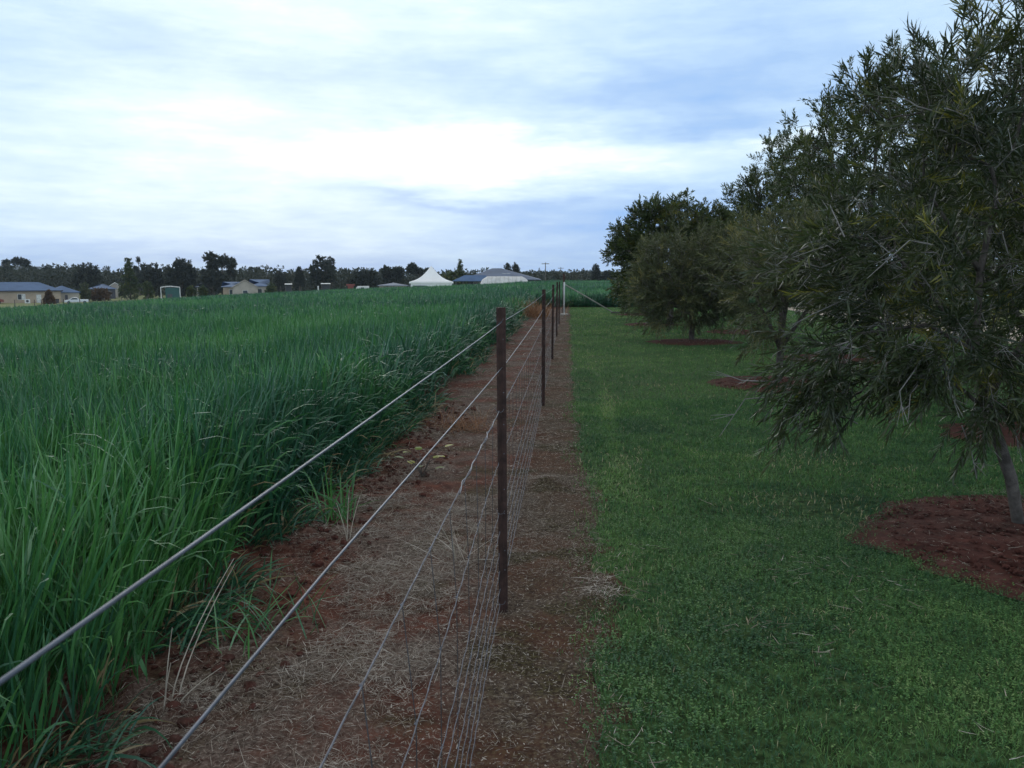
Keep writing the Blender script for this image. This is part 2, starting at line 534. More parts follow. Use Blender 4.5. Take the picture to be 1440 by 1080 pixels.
for (cx, cy, rx, ry) in RINGS:
    nr, na = 14, 72
    a = np.linspace(0, 2 * math.pi, na, endpoint=False)
    rad = 1 + 0.34 * (fbm(np.cos(a) * 2 + cx, np.sin(a) * 2 + cy, 1.3, 4, 3) - 0.5)
    V = [(cx, cy, float(lawn_z(cx, cy)) + 0.06)]
    F = []
    for i in range(1, nr + 1):
        t = i / nr
        x, y = cx + rx * rad * t * np.cos(a), cy + ry * rad * t * np.sin(a)
        z = lawn_z(x, y) + 0.007 + 0.05 * (1 - t ** 2) + 0.045 * (fbm(x, y, 7, 2, 4) - 0.5) * (t < 0.99)
        V += list(zip(x, y, z))
    for i in range(nr - 1):
        for k in range(na):
            p, q = 1 + i * na, 1 + (i + 1) * na
            F.append((p + k, q + k, q + (k + 1) % na, p + (k + 1) % na))
    for k in range(0, na, 2):
        F.append((0, 1 + k, 1 + (k + 1) % na, 1 + (k + 2) % na))
    tag(mesh_np('bare_soil_ring', np.array(V), np.array(F), M['ring'], smooth_sh=True), kind='structure')

V, F = grid(np.linspace(10.0, 14.0, 9), np.linspace(-3, 60, 40), lambda X, Y: terrain(X, Y) + 0.03)
tag(mesh_np('gravel_drive', V, F, M['gravel'], smooth_sh=True), kind='structure')
V, F = grid(np.concatenate([-np.geomspace(900, 5, 60), np.geomspace(1, 900, 50)]), np.concatenate([np.linspace(60, 200, 60), np.geomspace(205, 1500, 30)]),
            lambda X, Y: terrain(X, Y) + 0.02)
tag(mesh_np('pasture', V, F, M['pasture'], smooth_sh=True), kind='structure')
V, F = grid(np.geomspace(14.0, 500, 24), np.linspace(-3, 59.9, 40), lambda X, Y: terrain(X, Y) + 0.02)
tag(mesh_np('meadow', V, F, M['pasture'], smooth_sh=True), kind='structure')

# far hill
a = np.linspace(-1400, -500, 80)
def hill_z(X, Y):
    h = 30 * np.exp(-((X + 1090) / 170) ** 2) + 12 * np.exp(-((X + 800) / 200) ** 2) + 5 * np.exp(-((X + 200) / 500) ** 2)
    return -6 + h * np.exp(-((Y - 1500) / 220) ** 2) + 3 * (fbm(X, Y, 0.02, 3, 4) - 0.5)
V, F = grid(np.linspace(-1900, 600, 120), np.linspace(1100, 1900, 30), hill_z)
tag(mesh_np('hills', V, F, M['hill'], smooth_sh=True), kind='structure')

# ------------------------------------------------------------------ blades (grass, crop, straw)
def blades(P, ang, L, W, th0, bend, seg, tint, power=1.0, roll=None):
    """ribbons that start at P, lean th0 from upright towards ang and bend further by 'bend' along their length"""
    n = len(P)
    t = np.linspace(0, 1, seg + 1)
    th = th0[:, None] + bend[:, None] * t[None, :] ** power
    thm = 0.5 * (th[:, 1:] + th[:, :-1])
    ds = (L / seg)[:, None]
    h = np.concatenate([np.zeros((n, 1)), np.cumsum(np.sin(thm) * ds, 1)], 1)
    v = np.concatenate([np.zeros((n, 1)), np.cumsum(np.cos(thm) * ds, 1)], 1)
    ca, sa = np.cos(ang)[:, None], np.sin(ang)[:, None]
    C = np.stack([P[:, 0:1] + h * ca, P[:, 1:2] + h * sa, P[:, 2:3] + v], -1)      # n, seg+1, 3
    side = np.stack([-sa * np.ones_like(h), ca * np.ones_like(h), np.zeros_like(h)], -1)
    if roll is not None:
        nrm = np.stack([-np.cos(th) * ca, -np.cos(th) * sa, np.sin(th)], -1)
        cr, sr = np.cos(roll)[:, None, None], np.sin(roll)[:, None, None]
        side = side * cr + nrm * sr
    prof = np.minimum(1.0, 0.55 + 2.2 * t) * (1 - t ** 2.2) + 0.03
    hw = 0.5 * W[:, None] * prof[None, :]
    A, Bv = C - side * hw[..., None], C + side * hw[..., None]
    V = np.stack([A, Bv], 2).reshape(n, -1, 3)
    k = 2 * (seg + 1)
    i = np.arange(seg)
    f = np.stack([2 * i, 2 * i + 1, 2 * i + 3, 2 * i + 2], 1)
    F = (np.arange(n)[:, None, None] * k + f[None]).reshape(-1, 4)
    return V.reshape(-1, 3), F, np.repeat(tint, k)


def join(parts):
    Vs, Fs, Ts, b = [], [], [], 0
    for V, F, T in parts:
        Vs.append(V)
        Fs.append(F + b)
        Ts.append(T)
        b += len(V)
    return np.concatenate(Vs), np.concatenate(Fs), np.concatenate(Ts)


U = rng.uniform
N = rng.normal


def crop_points(dens, x0, x1, y0, y1, left, right):
    n = int(dens * (x1 - x0) * (y1 - y0))
    X, Y = U(x0, x1, n), U(y0, y1, n)
    k = (X > left(Y)) & (X < right(Y)) & (Y < far_edge(X))
    return X[k], Y[k]


def crop_plants(X, Y, nl, seg, wk, stem=True, soft=0.0):
    n = len(X)
    z = terrain(X, Y)
    dist = edge_crop(Y) - X                               # metres in from the edge
    dist = np.where(Y > 40.5, np.minimum(np.abs(dist), Y - 40.8) if False else np.where(X > -2.2, Y - 40.8, dist), dist)
    edge = np.exp(-np.clip(dist, 0, 9) / 0.55)
    patch = smooth(0.48, 0.60, fbm(X, Y, 0.22, 41, 3)) * smooth(4, 9, Y)
    H = 0.59 + 0.30 * (fbm(X, Y, 0.8, 11, 3) - 0.5) + N(0, 0.05, n) + 0.10 * patch
    H = H * (1 - 0.38 * np.exp(-np.clip(dist, 0, 9) / 0.10)) + 0.15 * np.exp(-((dist - 0.45) / 0.45) ** 2) * smooth(2.6, 5.0, Y)
    hue = np.clip(0.54 + 0.9 * (fbm(X, Y, 0.5, 51, 3) - 0.5) - 0.42 * np.exp(-np.clip(dist, 0, 9) / 0.9) * smooth(2.5, 5, Y) - 0.34 * patch, 0.03, 0.8)
    lean_a = U(0, 2 * math.pi, n)
    parts = []
    if stem:
        parts.append(blades(np.stack([X, Y, z], 1), lean_a, H * 0.72, np.full(n, 0.0055 * wk), np.abs(N(0, 0.07, n)), N(0, 0.08, n), max(1, seg - 3), np.clip(hue - 0.1, 0, 1), 1.0, U(-1, 1, n)))
    for i in range(nl):
        f = (i + 0.5) / nl
        z0 = H * (0.05 + 0.60 * f)
        Lf = H * U(0.40, 0.66, n)
        a = lean_a + i * 2.4 + N(0, 0.5, n)
        toward = edge * 0.75
        a = np.where(U(0, 1, n) < toward, np.where(Y > 41, -math.pi / 2, 0.0) + N(0, 0.7, n), a)    # edge leaves hang out over the bare soil
        th0 = np.clip(N(0.17, 0.09, n), 0.02, 0.6) + 0.15 * edge
        flop = (U(0, 1, n) < (0.13 + 0.55 * edge * smooth(2.5, 6, Y) + 0.25 * patch))
        bend = np.where(flop, U(1.0, 2.3, n), np.abs(N(0.15, 0.16, n)))
        W = U(0.0075, 0.0140, n) * wk * (1 + 0.75 * edge * smooth(2.0, 4.5, Y))
        tint = np.clip(hue + N(0, 0.17, n) + np.where(flop, 0.06, 0), 0, 0.95)
        tint = np.where((U(0, 1, n) < 0.04) & (f < 0.4), 1.0, tint)
        P = np.stack([X, Y, z + z0], 1)
        parts.append(blades(P, a, Lf, W, th0, bend, seg, tint, 1.4, N(0, 0.55, n)))
    return join(parts)


wedge = lambda Y: -(0.80 * Y + 1.6)
parts = []
X, Y = crop_points(400, -9, -1.3, -0.2, 7.5, wedge, edge_crop)
parts.append(crop_plants(X, Y, 5, 5, 1.0))
X, Y = crop_points(125, -24, -1.3, 7.5, 24, wedge, edge_crop)
parts.append(crop_plants(X, Y, 5, 3, 1.5))
X, Y = crop_points(26, -52, -1.3, 24, 56, wedge, edge_crop)
parts.append(crop_plants(X, Y, 5, 2, 2.8, False))
X, Y = crop_points(7.5, -112, -1.3, 56, 130, wedge, edge_crop)
parts.append(crop_plants(X, Y, 5, 2, 6.0, False))
rt = lambda Y: 0.22 * Y + 4
X, Y = crop_points(60, -1.7, 14, 40.8, 46, lambda Y: edge_crop(Y), rt)
parts.append(crop_plants(X, Y, 5, 3, 2.0))
X, Y = crop_points(16, -1.7, 34, 46, 130, lambda Y: edge_crop(Y), rt)
parts.append(crop_plants(X, Y, 5, 2, 4.0, False))
# low dense leaf layer under the far crop so that no bare soil shows between plants
V, F = grid(np.concatenate([-np.geomspace(57.4, 3.0, 46)]), np.linspace(16, 129.5, 60), lambda X, Y: terrain(X, Y) + 0.36 + 0.16 * (fbm(X, Y, 0.7, 61, 3) - 0.5))
parts.append((V, F, np.full(len(V), 0.30)))
V, F = grid(np.linspace(-2.6, 34, 30), np.linspace(42, 129.5, 50), lambda X, Y: terrain(X, Y) + 0.36 + 0.16 * (fbm(X, Y, 0.7, 61, 3) - 0.5))
parts.append((V, F, np.full(len(V), 0.30)))
def sprawl(n, y0, y1, wk):
    Y = U(y0, y1, n)
    X = edge_crop(Y) + N(0.02, 0.07, n)
    ok = vnoise(X, Y, 1.7, 37) > 0.30
    X, Y = X[ok], Y[ok]
    n = len(X)
    P = np.stack([X, Y, soil_z(X, Y)], 1)
    tint = np.clip(0.16 + N(0, 0.18, n), 0, 0.94)
    tint = np.where(U(0, 1, n) < 0.16, 1.0, tint)
    return blades(P, N(0, 1.1, n), U(0.08, 0.30, n), U(0.005, 0.012, n) * wk, U(0.25, 1.15, n), U(0.5, 1.7, n), 5, tint, 1.3, N(0, 0.6, n))
parts.append(sprawl(3400, 0.3, 9, 1.1))
parts.append(sprawl(2600, 9, 30, 1.8))
V, F, T = join(parts)
tag(mesh_np('cereal_crop', V, F, M['crop'], tint=T), 'dense green cereal crop filling the paddock left of the wire fence', 'crop', kind='stuff')

# lawn grass
def lawn_zone(dens, y0, y1, L0, W0, seg, clover):
    n = int(dens * 10 * (y1 - y0))
    X, Y = U(-0.25, 9.9, n), U(y0, y1, n)
    worn = fbm(X, Y, 1.6, 71, 4) + 0.16 * np.exp(-(((X - 1.75) / 0.5) ** 2 + ((Y - 5.2) / 0.5) ** 2))
    k = (X < 0.66 * Y + 1.2) & (X > edge_lawn(Y) + N(-0.005, 0.035 + 0.05 * vnoise(X, Y, 3.0, 6), n)) & ~in_ring(X, Y, 1.0 - np.abs(N(0, 0.12, n))) & (U(0, 1, n) > smooth(0.64, 0.80, worn) * 0.6)
    X, Y, worn = X[k], Y[k], worn[k]
    n = len(X)
    P = np.stack([X, Y, lawn_z(X, Y)], 1)
    hue = 0.44 + 0.8 * (fbm(X, Y, 0.6, 81, 4) - 0.5) + 0.7 * (fbm(X, Y, 5.0, 83, 3) - 0.5) + N(0, 0.17, n) + 0.14 * smooth(6, 18, Y)
    hue = hue + 0.30 * np.exp(-((X - 0.46 - 0.05 * np.sin(Y * 0.7)) / 0.09) ** 2) * smooth(4.5, 6.5, Y) * (1 - smooth(12, 17, Y)) - 0.5 * np.exp(-(((X - 1.75) / 0.35) ** 2 + ((Y - 5.3) / 0.35) ** 2))
    hue = np.clip(hue, 0, 0.93)
    dead = U(0, 1, n) < 0.008 + 0.10 * smooth(0.58, 0.70, worn)
    hue = np.where(dead, U(0.97, 1.0, n), hue)
    out = [blades(P, U(0, 6.3, n), U(0.6, 1.3, n) * L0, U(0.7, 1.3, n) * W0, np.abs(N(0.45, 0.3, n)), np.abs(N(0.5, 0.5, n)), seg, hue, 1.0, N(0, 0.5, n))]
    if clover:
        m = int(n * clover)
        ii = rng.choice(n, m, replace=False)
        ii = ii[vnoise(X[ii], Y[ii], 1.5, 91) + N(0, 0.12, m) > 0.40]
        m = len(ii)
        for j in range(3):
            Pc = P[ii] + np.stack([0 * ii, 0 * ii, U(0.015, 0.035, m)], 1)
            out.append(blades(Pc, U(0, 6.3, m) + j * 2.1, U(0.006, 0.010, m), U(0.006, 0.010, m), U(1.1, 1.7, m), np.full(m, 0.2), 2, np.clip(hue[ii] + 0.10, 0, 0.9)))
    return join(out)


V, F, T = join([lawn_zone(9500, 1.4, 5.0, 0.030, 0.0032, 2, 0.30), lawn_zone(4200, 5.0, 10.0, 0.036, 0.0055, 2, 0.16),
                lawn_zone(1100, 10.0, 20.0, 0.045, 0.011, 1, 0), lawn_zone(380, 20.0, 40.6, 0.05, 0.024, 1, 0)])
tag(mesh_np('lawn_grass', V, F, M['lawn'], tint=T), 'short green mown grass and clover right of the fence', 'grass', kind='stuff')

# straw and dead stalks lying on the bare strip and on the rings
parts = []
def litter(n, x0, x1, y0, y1, mask, zf, L, W, light=0.0):
    X, Y = U(x0, x1, n), U(y0, y1, n)
    k = mask(X, Y)
    X, Y = X[k], Y[k]
    n = len(X)
    P = np.stack([X, Y, zf(X, Y) + U(0.002, 0.016, n)], 1)
    Ls = np.minimum(rng.gamma(2.0, L / 2, n), L * 4)
    return blades(P, U(0, 6.3, n), Ls, U(0.6, 1.4, n) * W, np.full(n, math.pi / 2) + N(0, 0.12, n), N(0, 0.25, n), 2, np.clip(U(0, 1, n) ** 1.3 + light, 0, 1), 1.0, N(0, 0.4, n))
def m_strip(X, Y):
    d = 0.10 + 0.9 * smooth(0.42, 0.64, fbm(X, Y, 2.0, 15, 5)) * smooth(-1.75, -1.15, X) * (1 - 0.55 * smooth(-0.35, -0.1, X)) + 0.35 * np.exp(-(((X + 0.75) / 0.4) ** 2 + ((Y - 3.0) / 1.0) ** 2))
    return (U(0, 1, len(X)) < d) & (X < edge_lawn(Y) + 0.05) & (X > edge_crop(Y) - 0.1)
parts.append(litter(150000, -1.9, 0.3, 0.8, 6.0, m_strip, soil_z, 0.024, 0.0019))
parts.append(litter(5000, -1.9, 0.3, 0.8, 6.0, m_strip, soil_z, 0.065, 0.0020, 0.0))
parts.append(litter(60000, -1.9, 0.3, 6.0, 14.0, m_strip, soil_z, 0.038, 0.0035))
parts.append(litter(8000, -1.9, 0.3, 14.0, 33.0, m_strip, soil_z, 0.08, 0.011))
m_right = lambda X, Y: (X < edge_lawn(Y) + 0.06) & (X > -0.75 + 0.3 * fbm(X, Y, 2, 3, 2))
parts.append(litter(26000, -0.8, 0.3, 0.9, 7.0, m_right, soil_z, 0.009, 0.0042, -0.02))
parts.append(litter(9000, -0.8, 0.3, 7.0, 16.0, m_right, soil_z, 0.016, 0.0075, 0.0))
m_mat = lambda X, Y: fbm(X, Y, 3.2, 19, 4) + 0.25 * np.exp(-(((X + 0.8) / 0.35) ** 2)) > 0.66
parts.append(litter(60000, -1.45, -0.35, 1.0, 5.5, m_mat, lambda X, Y: soil_z(X, Y) + 0.004, 0.045, 0.0020, 0.14))
ringz = lambda X, Y: lawn_z(X, Y) + 0.05
for i, r in enumerate(RINGS[:3]):
    mk = lambda X, Y, r=r: (ring_r(*r, X, Y) < 0.95) & (U(0, 1, len(X)) < 0.25 + 0.75 * smooth(0.0, 0.4, X - r[0] + 0.35))
    parts.append(litter([16000, 2400, 900][i], r[0] - 1.2, r[0] + 1.2, r[1] - 1.2, r[1] + 1.2, mk, lambda X, Y: lawn_z(X, Y) + 0.058, 0.032, [0.0022, 0.004, 0.009][i]))
mk = lambda X, Y: (np.hypot((X - 0.17) / 0.09, (Y - 3.78) / 0.22) + 0.9 * (fbm(X, Y, 9, 4, 3) - 0.5) < 0.8)
parts.append(litter(1500, 0.05, 0.35, 3.3, 4.1, mk, lambda X, Y: soil_z(X, Y) + 0.008, 0.04, 0.003, 0.35))
mk = lambda X, Y: (fbm(X, Y, 2.6, 71, 4) > 0.60) & ~in_ring(X, Y) & (X > edge_lawn(Y))
parts.append(litter(5000, 0.1, 3.2, 1.5, 5.5, mk, lambda X, Y: lawn_z(X, Y) + 0.022, 0.05, 0.0028, 0.1))
V, F, T = join(parts)
tag(mesh_np('straw_litter', V, F, M['straw'], tint=T), 'dry straw and dead stalks strewn over the bare soil under the fence', 'straw', kind='stuff')

# clods and small stones of red earth
parts_v, parts_f, b = [], [], 0
ico_v = np.array([(0, 0, 1), (0.9, 0, 0.45), (0.28, 0.85, 0.45), (-0.72, 0.53, 0.45), (-0.72, -0.53, 0.45), (0.28, -0.85, 0.45),
                  (0.72, 0.53, -0.45), (-0.28, 0.85, -0.45), (-0.9, 0, -0.45), (-0.28, -0.85, -0.45), (0.72, -0.53, -0.45), (0, 0, -1)])
ico_f = np.array([(0, 1, 2), (0, 2, 3), (0, 3, 4), (0, 4, 5), (0, 5, 1), (1, 6, 2), (2, 6, 7), (2, 7, 3), (3, 7, 8), (3, 8, 4), (4, 8, 9), (4, 9, 5), (5, 9, 10), (5, 10, 1), (1, 10, 6),
                  (6, 11, 7), (7, 11, 8), (8, 11, 9), (9, 11, 10), (10, 11, 6)])
n = 2600
X = np.where(U(0, 1, n) < 0.75, -1.45 + N(0, 0.20, n), -1.0 - np.abs(N(0, 0.5, n)))
Y = U(0.9, 9.5, n)
k = (X < -0.5) & (X > -2.1)
X, Y = X[k], Y[k]
n = len(X)
S = np.minimum(rng.gamma(1.4, 0.0050, n) + 0.002, 0.028)
V = ico_v[None] * (1 + N(0, 0.16, (n, 12, 1))) * S[:, None, None] * np.stack([U(0.8, 1.3, n), U(0.8, 1.3, n), U(0.5, 0.9, n)], 1)[:, None, :]
V = V + np.stack([X, Y, soil_z(X, Y) + S * 0.25], 1)[:, None, :]
F = (ico_f[None] + (np.arange(n) * 12)[:, None, None]).reshape(-1, 3)
n2 = 1900
a = U(0, 6.3, n2)
q = np.sqrt(U(0, 1, n2)) * 0.93
k = rng.integers(0, 2, n2)
k = np.where(U(0, 1, n2) < 0.7, 0, k)
RA = np.array(RINGS)
X2, Y2 = RA[k, 0] + RA[k, 2] * q * np.cos(a), RA[k, 1] + RA[k, 3] * q * np.sin(a)
S2 = np.minimum(rng.gamma(1.4, 0.0055, n2) + 0.003, 0.028)
V2 = ico_v[None] * (1 + N(0, 0.16, (n2, 12, 1))) * S2[:, None, None] * np.array([1.1, 1.1, 0.7])
V2 = V2 + np.stack([X2, Y2, lawn_z(X2, Y2) + 0.007 + 0.05 * (1 - q ** 2) + S2 * 0.2], 1)[:, None, :]
F = np.concatenate([F, (ico_f[None] + (np.arange(n2) * 12 + 12 * n)[:, None, None]).reshape(-1, 3)])
V = np.concatenate([V.reshape(-1, 3), V2.reshape(-1, 3)])
tag(mesh_np('soil_clods', V.reshape(-1, 3), F, M['ring']), 'crumbled red earth clods along the crop edge and under the near trees', 'soil clods', kind='stuff')

# ------------------------------------------------------------------ small plants on the strip
def tuft(name, x, y, n, L, W, th, bend, mat, tr, zf=soil_z, spread=0.05, seg=4, **kw):
    P = np.stack([N(0, spread, n), N(0, spread, n), np.zeros(n)], 1)
    V, F, T = blades(P, U(0, 6.3, n), U(0.55, 1.1, n) * L, U(0.7, 1.3, n) * W, np.abs(N(th, th * 0.5, n)), U(0, bend, n), seg, U(tr[0], tr[1], n), 1.2, N(0, 0.5, n))
    o = mesh_np(name, V, F, mat, tint=T)
    o.location = (x, y, float(zf(x, y)) - 0.004)
    return tag(o, **kw)


tuft('dry_grass_tuft', -1.02, 7.95, 260, 0.30, 0.004, 0.85, 1.0, M['rust_straw'], (0, 1), spread=0.13, label='rust orange dead grass tuft left of the nearest fence post', cat='grass tuft')
tuft('dry_weed_bush', -1.30, 31.0, 420, 0.85, 0.014, 0.5, 0.8, M['rust_straw'], (0.3, 1), spread=0.38, label='tall rust orange dead weeds at the far end of the crop edge', cat='weeds')
tuft('pale_grass_clump', -0.52, 4.15, 70, 0.34, 0.0035, 1.15, 0.6, M['straw'], (0.5, 1), spread=0.06, label='silvery dead weed sprawled flat on the soil beside the netting', cat='dead weed')
tuft('green_grass_tuft', -1.42, 4.75, 46, 0.42, 0.009, 0.45, 1.3, M['crop'], (0.4, 0.95), spread=0.07, label='loose tuft of green grass at the bare edge of the crop', cat='grass tuft')
tuft('low_green_tuft', -1.30, 3.25, 60, 0.30, 0.007, 0.7, 1.5, M['crop'], (0.2, 0.95), spread=0.12, label='low sprawling green grass beside the tall straw stalks', cat='grass tuft')

# tall bleached stalks
def stalks(name, x, y, specs, **kw):
    mb = MB()
    for (dx, dy, h, bx, by) in specs:
        t = np.linspace(0, 1, 8)
        mb.tube(np.stack([dx + bx * t ** 1.4, dy + by * t ** 1.4, h * t], 1), np.linspace(0.0028, 0.0012, 8), 5)
    o = mb.build(name, M['straw_solid'])
    o.location = (x, y, float(soil_z(x, y)) - 0.01)
    return tag(o, **kw)
M['straw_solid'] = plain('bleached_stalk', (0.46, 0.40, 0.33), 0.8, 0, 0.2, 8.0)
stalks('straw_stalk', -1.38, 2.62, [(0, 0, 0.50, 0.20, 0.12), (0.02, 0.01, 0.46, 0.16, 0.16), (-0.02, 0.0, 0.28, 0.03, 0.02), (0.03, -0.02, 0.15, 0.16, 0.02), (0.0, -0.05, 0.2, 0.05, -0.03)],
       label='tall bleached straw stalks leaning up in front of the crop edge', cat='dead stalks')
stalks('dead_stem', -1.22, 4.35, [(0, 0, 0.30, 0.02, 0.0), (0.01, 0.02, 0.26, 0.06, 0.03), (0.0, 0.0, 0.22, -0.06, 0.02)],
       label='small forked dead weed stem on red soil by the crop', cat='dead stem')

# yellow leafed weed
wd = empty('broadleaf_weed', (-1.08, 5.95, float(soil_z(-1.08, 5.95)) - 0.005), label='small weed with yellow green leaves on bare red soil', cat='weed')
mb = MB()
lv = []
for i in range(9):
    a, h = i * 2.4, 0.07 + 0.02 * i
    tip = np.array([math.cos(a) * (0.10 + 0.01 * i), math.sin(a) * 0.10, h])
    mb.tube(np.array([(0, 0, 0), tip * (0.4, 0.4, 0.7), tip]), [0.004, 0.003, 0.002], 5)
    lv.append((tip, a))
mb.build('stem', M['bark'], wd)
P = np.array([p for p, a in lv])
an = np.array([a for p, a in lv])
V, F, T = blades(P, an, np.full(9, 0.075), np.full(9, 0.06), np.full(9, 1.1), np.full(9, 0.7), 4, np.array([0.5, 0.95, 0.3, 0.8, 0.2, 1.0, 0.6, 0.7, 0.9]))
mesh_np('foliage', V, F, M['weed'], wd, tint=T)

# ------------------------------------------------------------------ wire fence
FX = -0.28
POSTS = [(-2.3, 1.36), (3.52, 1.376), (9.5, 1.37), (15.1, 1.38), (21.0, 1.40), (26.6, 1.38)]
fence = empty('wire_fence', (FX, 0, 0), label='post and wire fence with netting running between crop and lawn', cat='fence')


def picket_mesh(h, sub):
    """Y-section steel post without holes; light through them is imitated by pale discs"""
    a, t = 0.0225, 0.0032
    prof = []
    for k in range(3):
        th = math.pi / 2 + k * 2 * math.pi / 3 + 0.35
        d = np.array([math.cos(th), math.sin(th)])
        s = np.array([-d[1], d[0]])
        prof += [tuple(d * a - s * t * 1.5), tuple(d * a + s * t * 1.5)]
        th2 = th + math.pi / 3
        prof.append((math.cos(th2) * 0.008, math.sin(th2) * 0.008))
    return MB().prism(prof, 'z', -0.35, h)


gaps = {}
for i, (y, h) in enumerate(POSTS):
    z = tz(FX, y)
    po = picket_mesh(h, fence).build('post', M['picket'], fence, loc=(0, y, z))
    po.rotation_euler = (N(0, 0.006), N(0, 0.006), N(0, 0.1))
    if i in (1, 2, 3):
        for zz in (0.21, 0.30, 0.47, 0.58, 0.74, 0.87, 1.01, 1.24):
            MB().lathe([(0.0024, -0.0006), (0.0024, 0.0006)], n=8).build('hole_light_disc', M['zinc_dull'], po, loc=(0.0105, -0.0192, zz)).rotation_euler = (math.pi / 2, 0, 0)  # pale discs imitating light seen through the post's punched holes
        for zz in (1.315, 0.925, 0.47, 0.05):
            MB().tube([(-0.026, -0.004, zz + 0.018), (-0.02, -0.014, zz + 0.004), (-0.006, -0.020, zz - 0.003), (0.006, -0.022, zz + 0.003), (0.012, -0.02, zz + 0.014)], 0.0010, 5).build('tie_wire', M['zinc_dull'], po)

END_Y = 33.0
ez = tz(FX, END_Y)
ex = 0.13
corner = MB().lathe([(0.045, -0.3), (0.045, 1.62), (0.02, 1.66)], n=12).build('corner_post', M['picket'], fence, True, loc=(ex - 0.012, END_Y + 0.15, ez))
MB().lathe([(0.030, 0.0), (0.030, 1.30), (0.012, 1.33)], n=12).build('sleeve', M['white_paint'], corner, True, loc=(0.02, -0.15, 0))
MB().lathe([(0.17, -0.1), (0.16, 0.06), (0.10, 0.08)], n=12).build('footing', M['concrete'], corner, loc=(0.02, -0.15, 0))
MB().tube([(0.02, 0, 1.24), (1.05, 0.55, 0.65), (2.08, 1.1, 0.04)], 0.026, 8).build('brace', M['concrete'], corner)
MB().box(1.95, 2.75, 1.02, 1.22, 0.0, 0.09).build('brace_sleeper', M['timber'], corner)


def wire(zs, r, mat, name, crimp=0.0, seed=0, xoff=0.0, step=0.12, y0=-2.2, y1=END_Y + 0.15):
    ys = np.concatenate([np.arange(y0, 7, step), np.arange(7, y1, 0.8), [y1]])
    ky, kz = zip(*zs)
    zz = np.interp(ys, ky, kz) + terrain(FX, ys)
    # light sag between posts
    py = np.array([p for p, h in POSTS] + [END_Y + 0.15])
    i = np.clip(np.searchsorted(py, ys) - 1, 0, len(py) - 2)
    t = np.clip((ys - py[i]) / (py[i + 1] - py[i]), 0, 1)
    zz = zz - 0.012 * 4 * t * (1 - t)
    xx = np.full_like(ys, xoff) + smooth(26.6, END_Y, ys) * ex
    if crimp:
        zz = zz + crimp * np.sin(ys * 2 * math.pi / 0.30 + seed) + crimp * 0.6 * (vnoise(ys, 0 * ys, 5, seed) - 0.5)
        xx = xx + crimp * 1.4 * np.sin(ys * 2 * math.pi / 0.15 + seed * 2) + 0.006 * (vnoise(ys, 0 * ys, 1.1, seed + 5) - 0.5)
    if crimp and seed > 0:      # the lower netting bellies a little towards the lawn near the camera
        xx = xx + 0.022 * (1 - smooth(1.4, 3.2, ys))
    return np.stack([xx, ys, zz], 1), r


def put_wire(name, arr, mat, n=8):
    MB().tube(arr[0], arr[1], n).build(name, mat, fence, True)
put_wire('top_wire', wire([(-2.2, 1.312), (40, 1.322)], 0.0016, M['zinc'], 'top'), M['zinc'], 10)
put_wire('plain_wire', wire([(-2.2, 1.185), (0.9, 1.172), (3.65, 1.115), (9.5, 1.14), (40, 1.13)], 0.0016, M['zinc'], 'second'), M['zinc'], 10)
HZ = [0.925, 0.70, 0.47, 0.385, 0.285, 0.20, 0.12, 0.05]
netb = MB()
lines = []
stay_f = []
for j, hz in enumerate(HZ):
    wv = wire([(-2.2, hz), (3.65, hz + (0.004 if j == 0 else 0)), (40, hz)], 0.0016 if j in (0, 7) else 0.0013, None, '', 0.0008 if j else 0.0004, j, -0.012, 0.0375)
    lines.append(wv[0])
    netb.tube(wv[0], wv[1], 6)
for k, y in enumerate(np.arange(-0.1, END_Y, 0.30)):
    if y > 14 and k % 2:
        continue
    pts = []
    for j in range(8):
        ln = lines[j]
        pts.append((float(np.interp(y, ln[:, 1], ln[:, 0])) - 0.002, y + N(0, 0.004), float(np.interp(y, ln[:, 1], ln[:, 2]))))
    n0 = len(netb.f)
    netb.tube(np.array(pts), 0.0010, 4)
    stay_f += range(n0, len(netb.f))
    if y < 13:
        for p in pts:
            q = np.array(p)
            netb.tube([q + (0.001, -0.009, 0.002), q + (-0.002, -0.003, -0.002), q + (0.003, 0.003, 0.002), q + (0.001, 0.009, -0.001)], 0.0019, 5)
netting = netb.build('netting', M['zinc_dull'], fence, True)
netting.data.materials.append(M['zinc_stay'])
for q in stay_f:
    netting.data.polygons[q].material_index = 1
# splice: a plain wire wound round the top of the netting
t = np.linspace(2.15, 3.62, 120)
base = np.stack([np.interp(t, lines[0][:, 1], lines[0][:, 0]), t, np.interp(t, lines[0][:, 1], lines[0][:, 2])], 1)
amp = 0.0030 + 0.002 * np.sin(t * 9)
MB().tube(base + np.stack([amp * np.cos(t * 26), 0 * t, amp * np.sin(t * 26)], 1), 0.0015, 5).build('lashing_wire', M['zinc'], fence, True)
# the fence turns right at the corner post
for xq in (5.2, 10.4, 15.6):
    picket_mesh(1.37, fence).build('post', M['picket'], fence, loc=(xq, END_Y + 4.5 if False else 39.9, tz(xq, 39.9)))
for hz in (1.31, 1.12, 0.92):
    MB().tube([(ex, END_Y + 0.15, hz + ez), (2.6, 39.9, hz + tz(0, 39.9)), (15.6, 39.9, hz + tz(0, 39.9))], 0.002, 5).build('cross_wire', M['zinc'], fence)

# ------------------------------------------------------------------ trees
def rot_about(D, n):
    """unit vectors at right angles to D, n per row"""
    ref = np.where(np.abs(D[:, 2:3]) < 0.9, np.array([[0, 0, 1.0]]), np.array([[1.0, 0, 0]]))
    A = np.cross(D, ref)
    A /= np.linalg.norm(A, axis=1)[:, None]
    return A, np.cross(D, A)


def unit(v):
    return v / (np.linalg.norm(v, axis=-1, keepdims=True) + 1e-9)


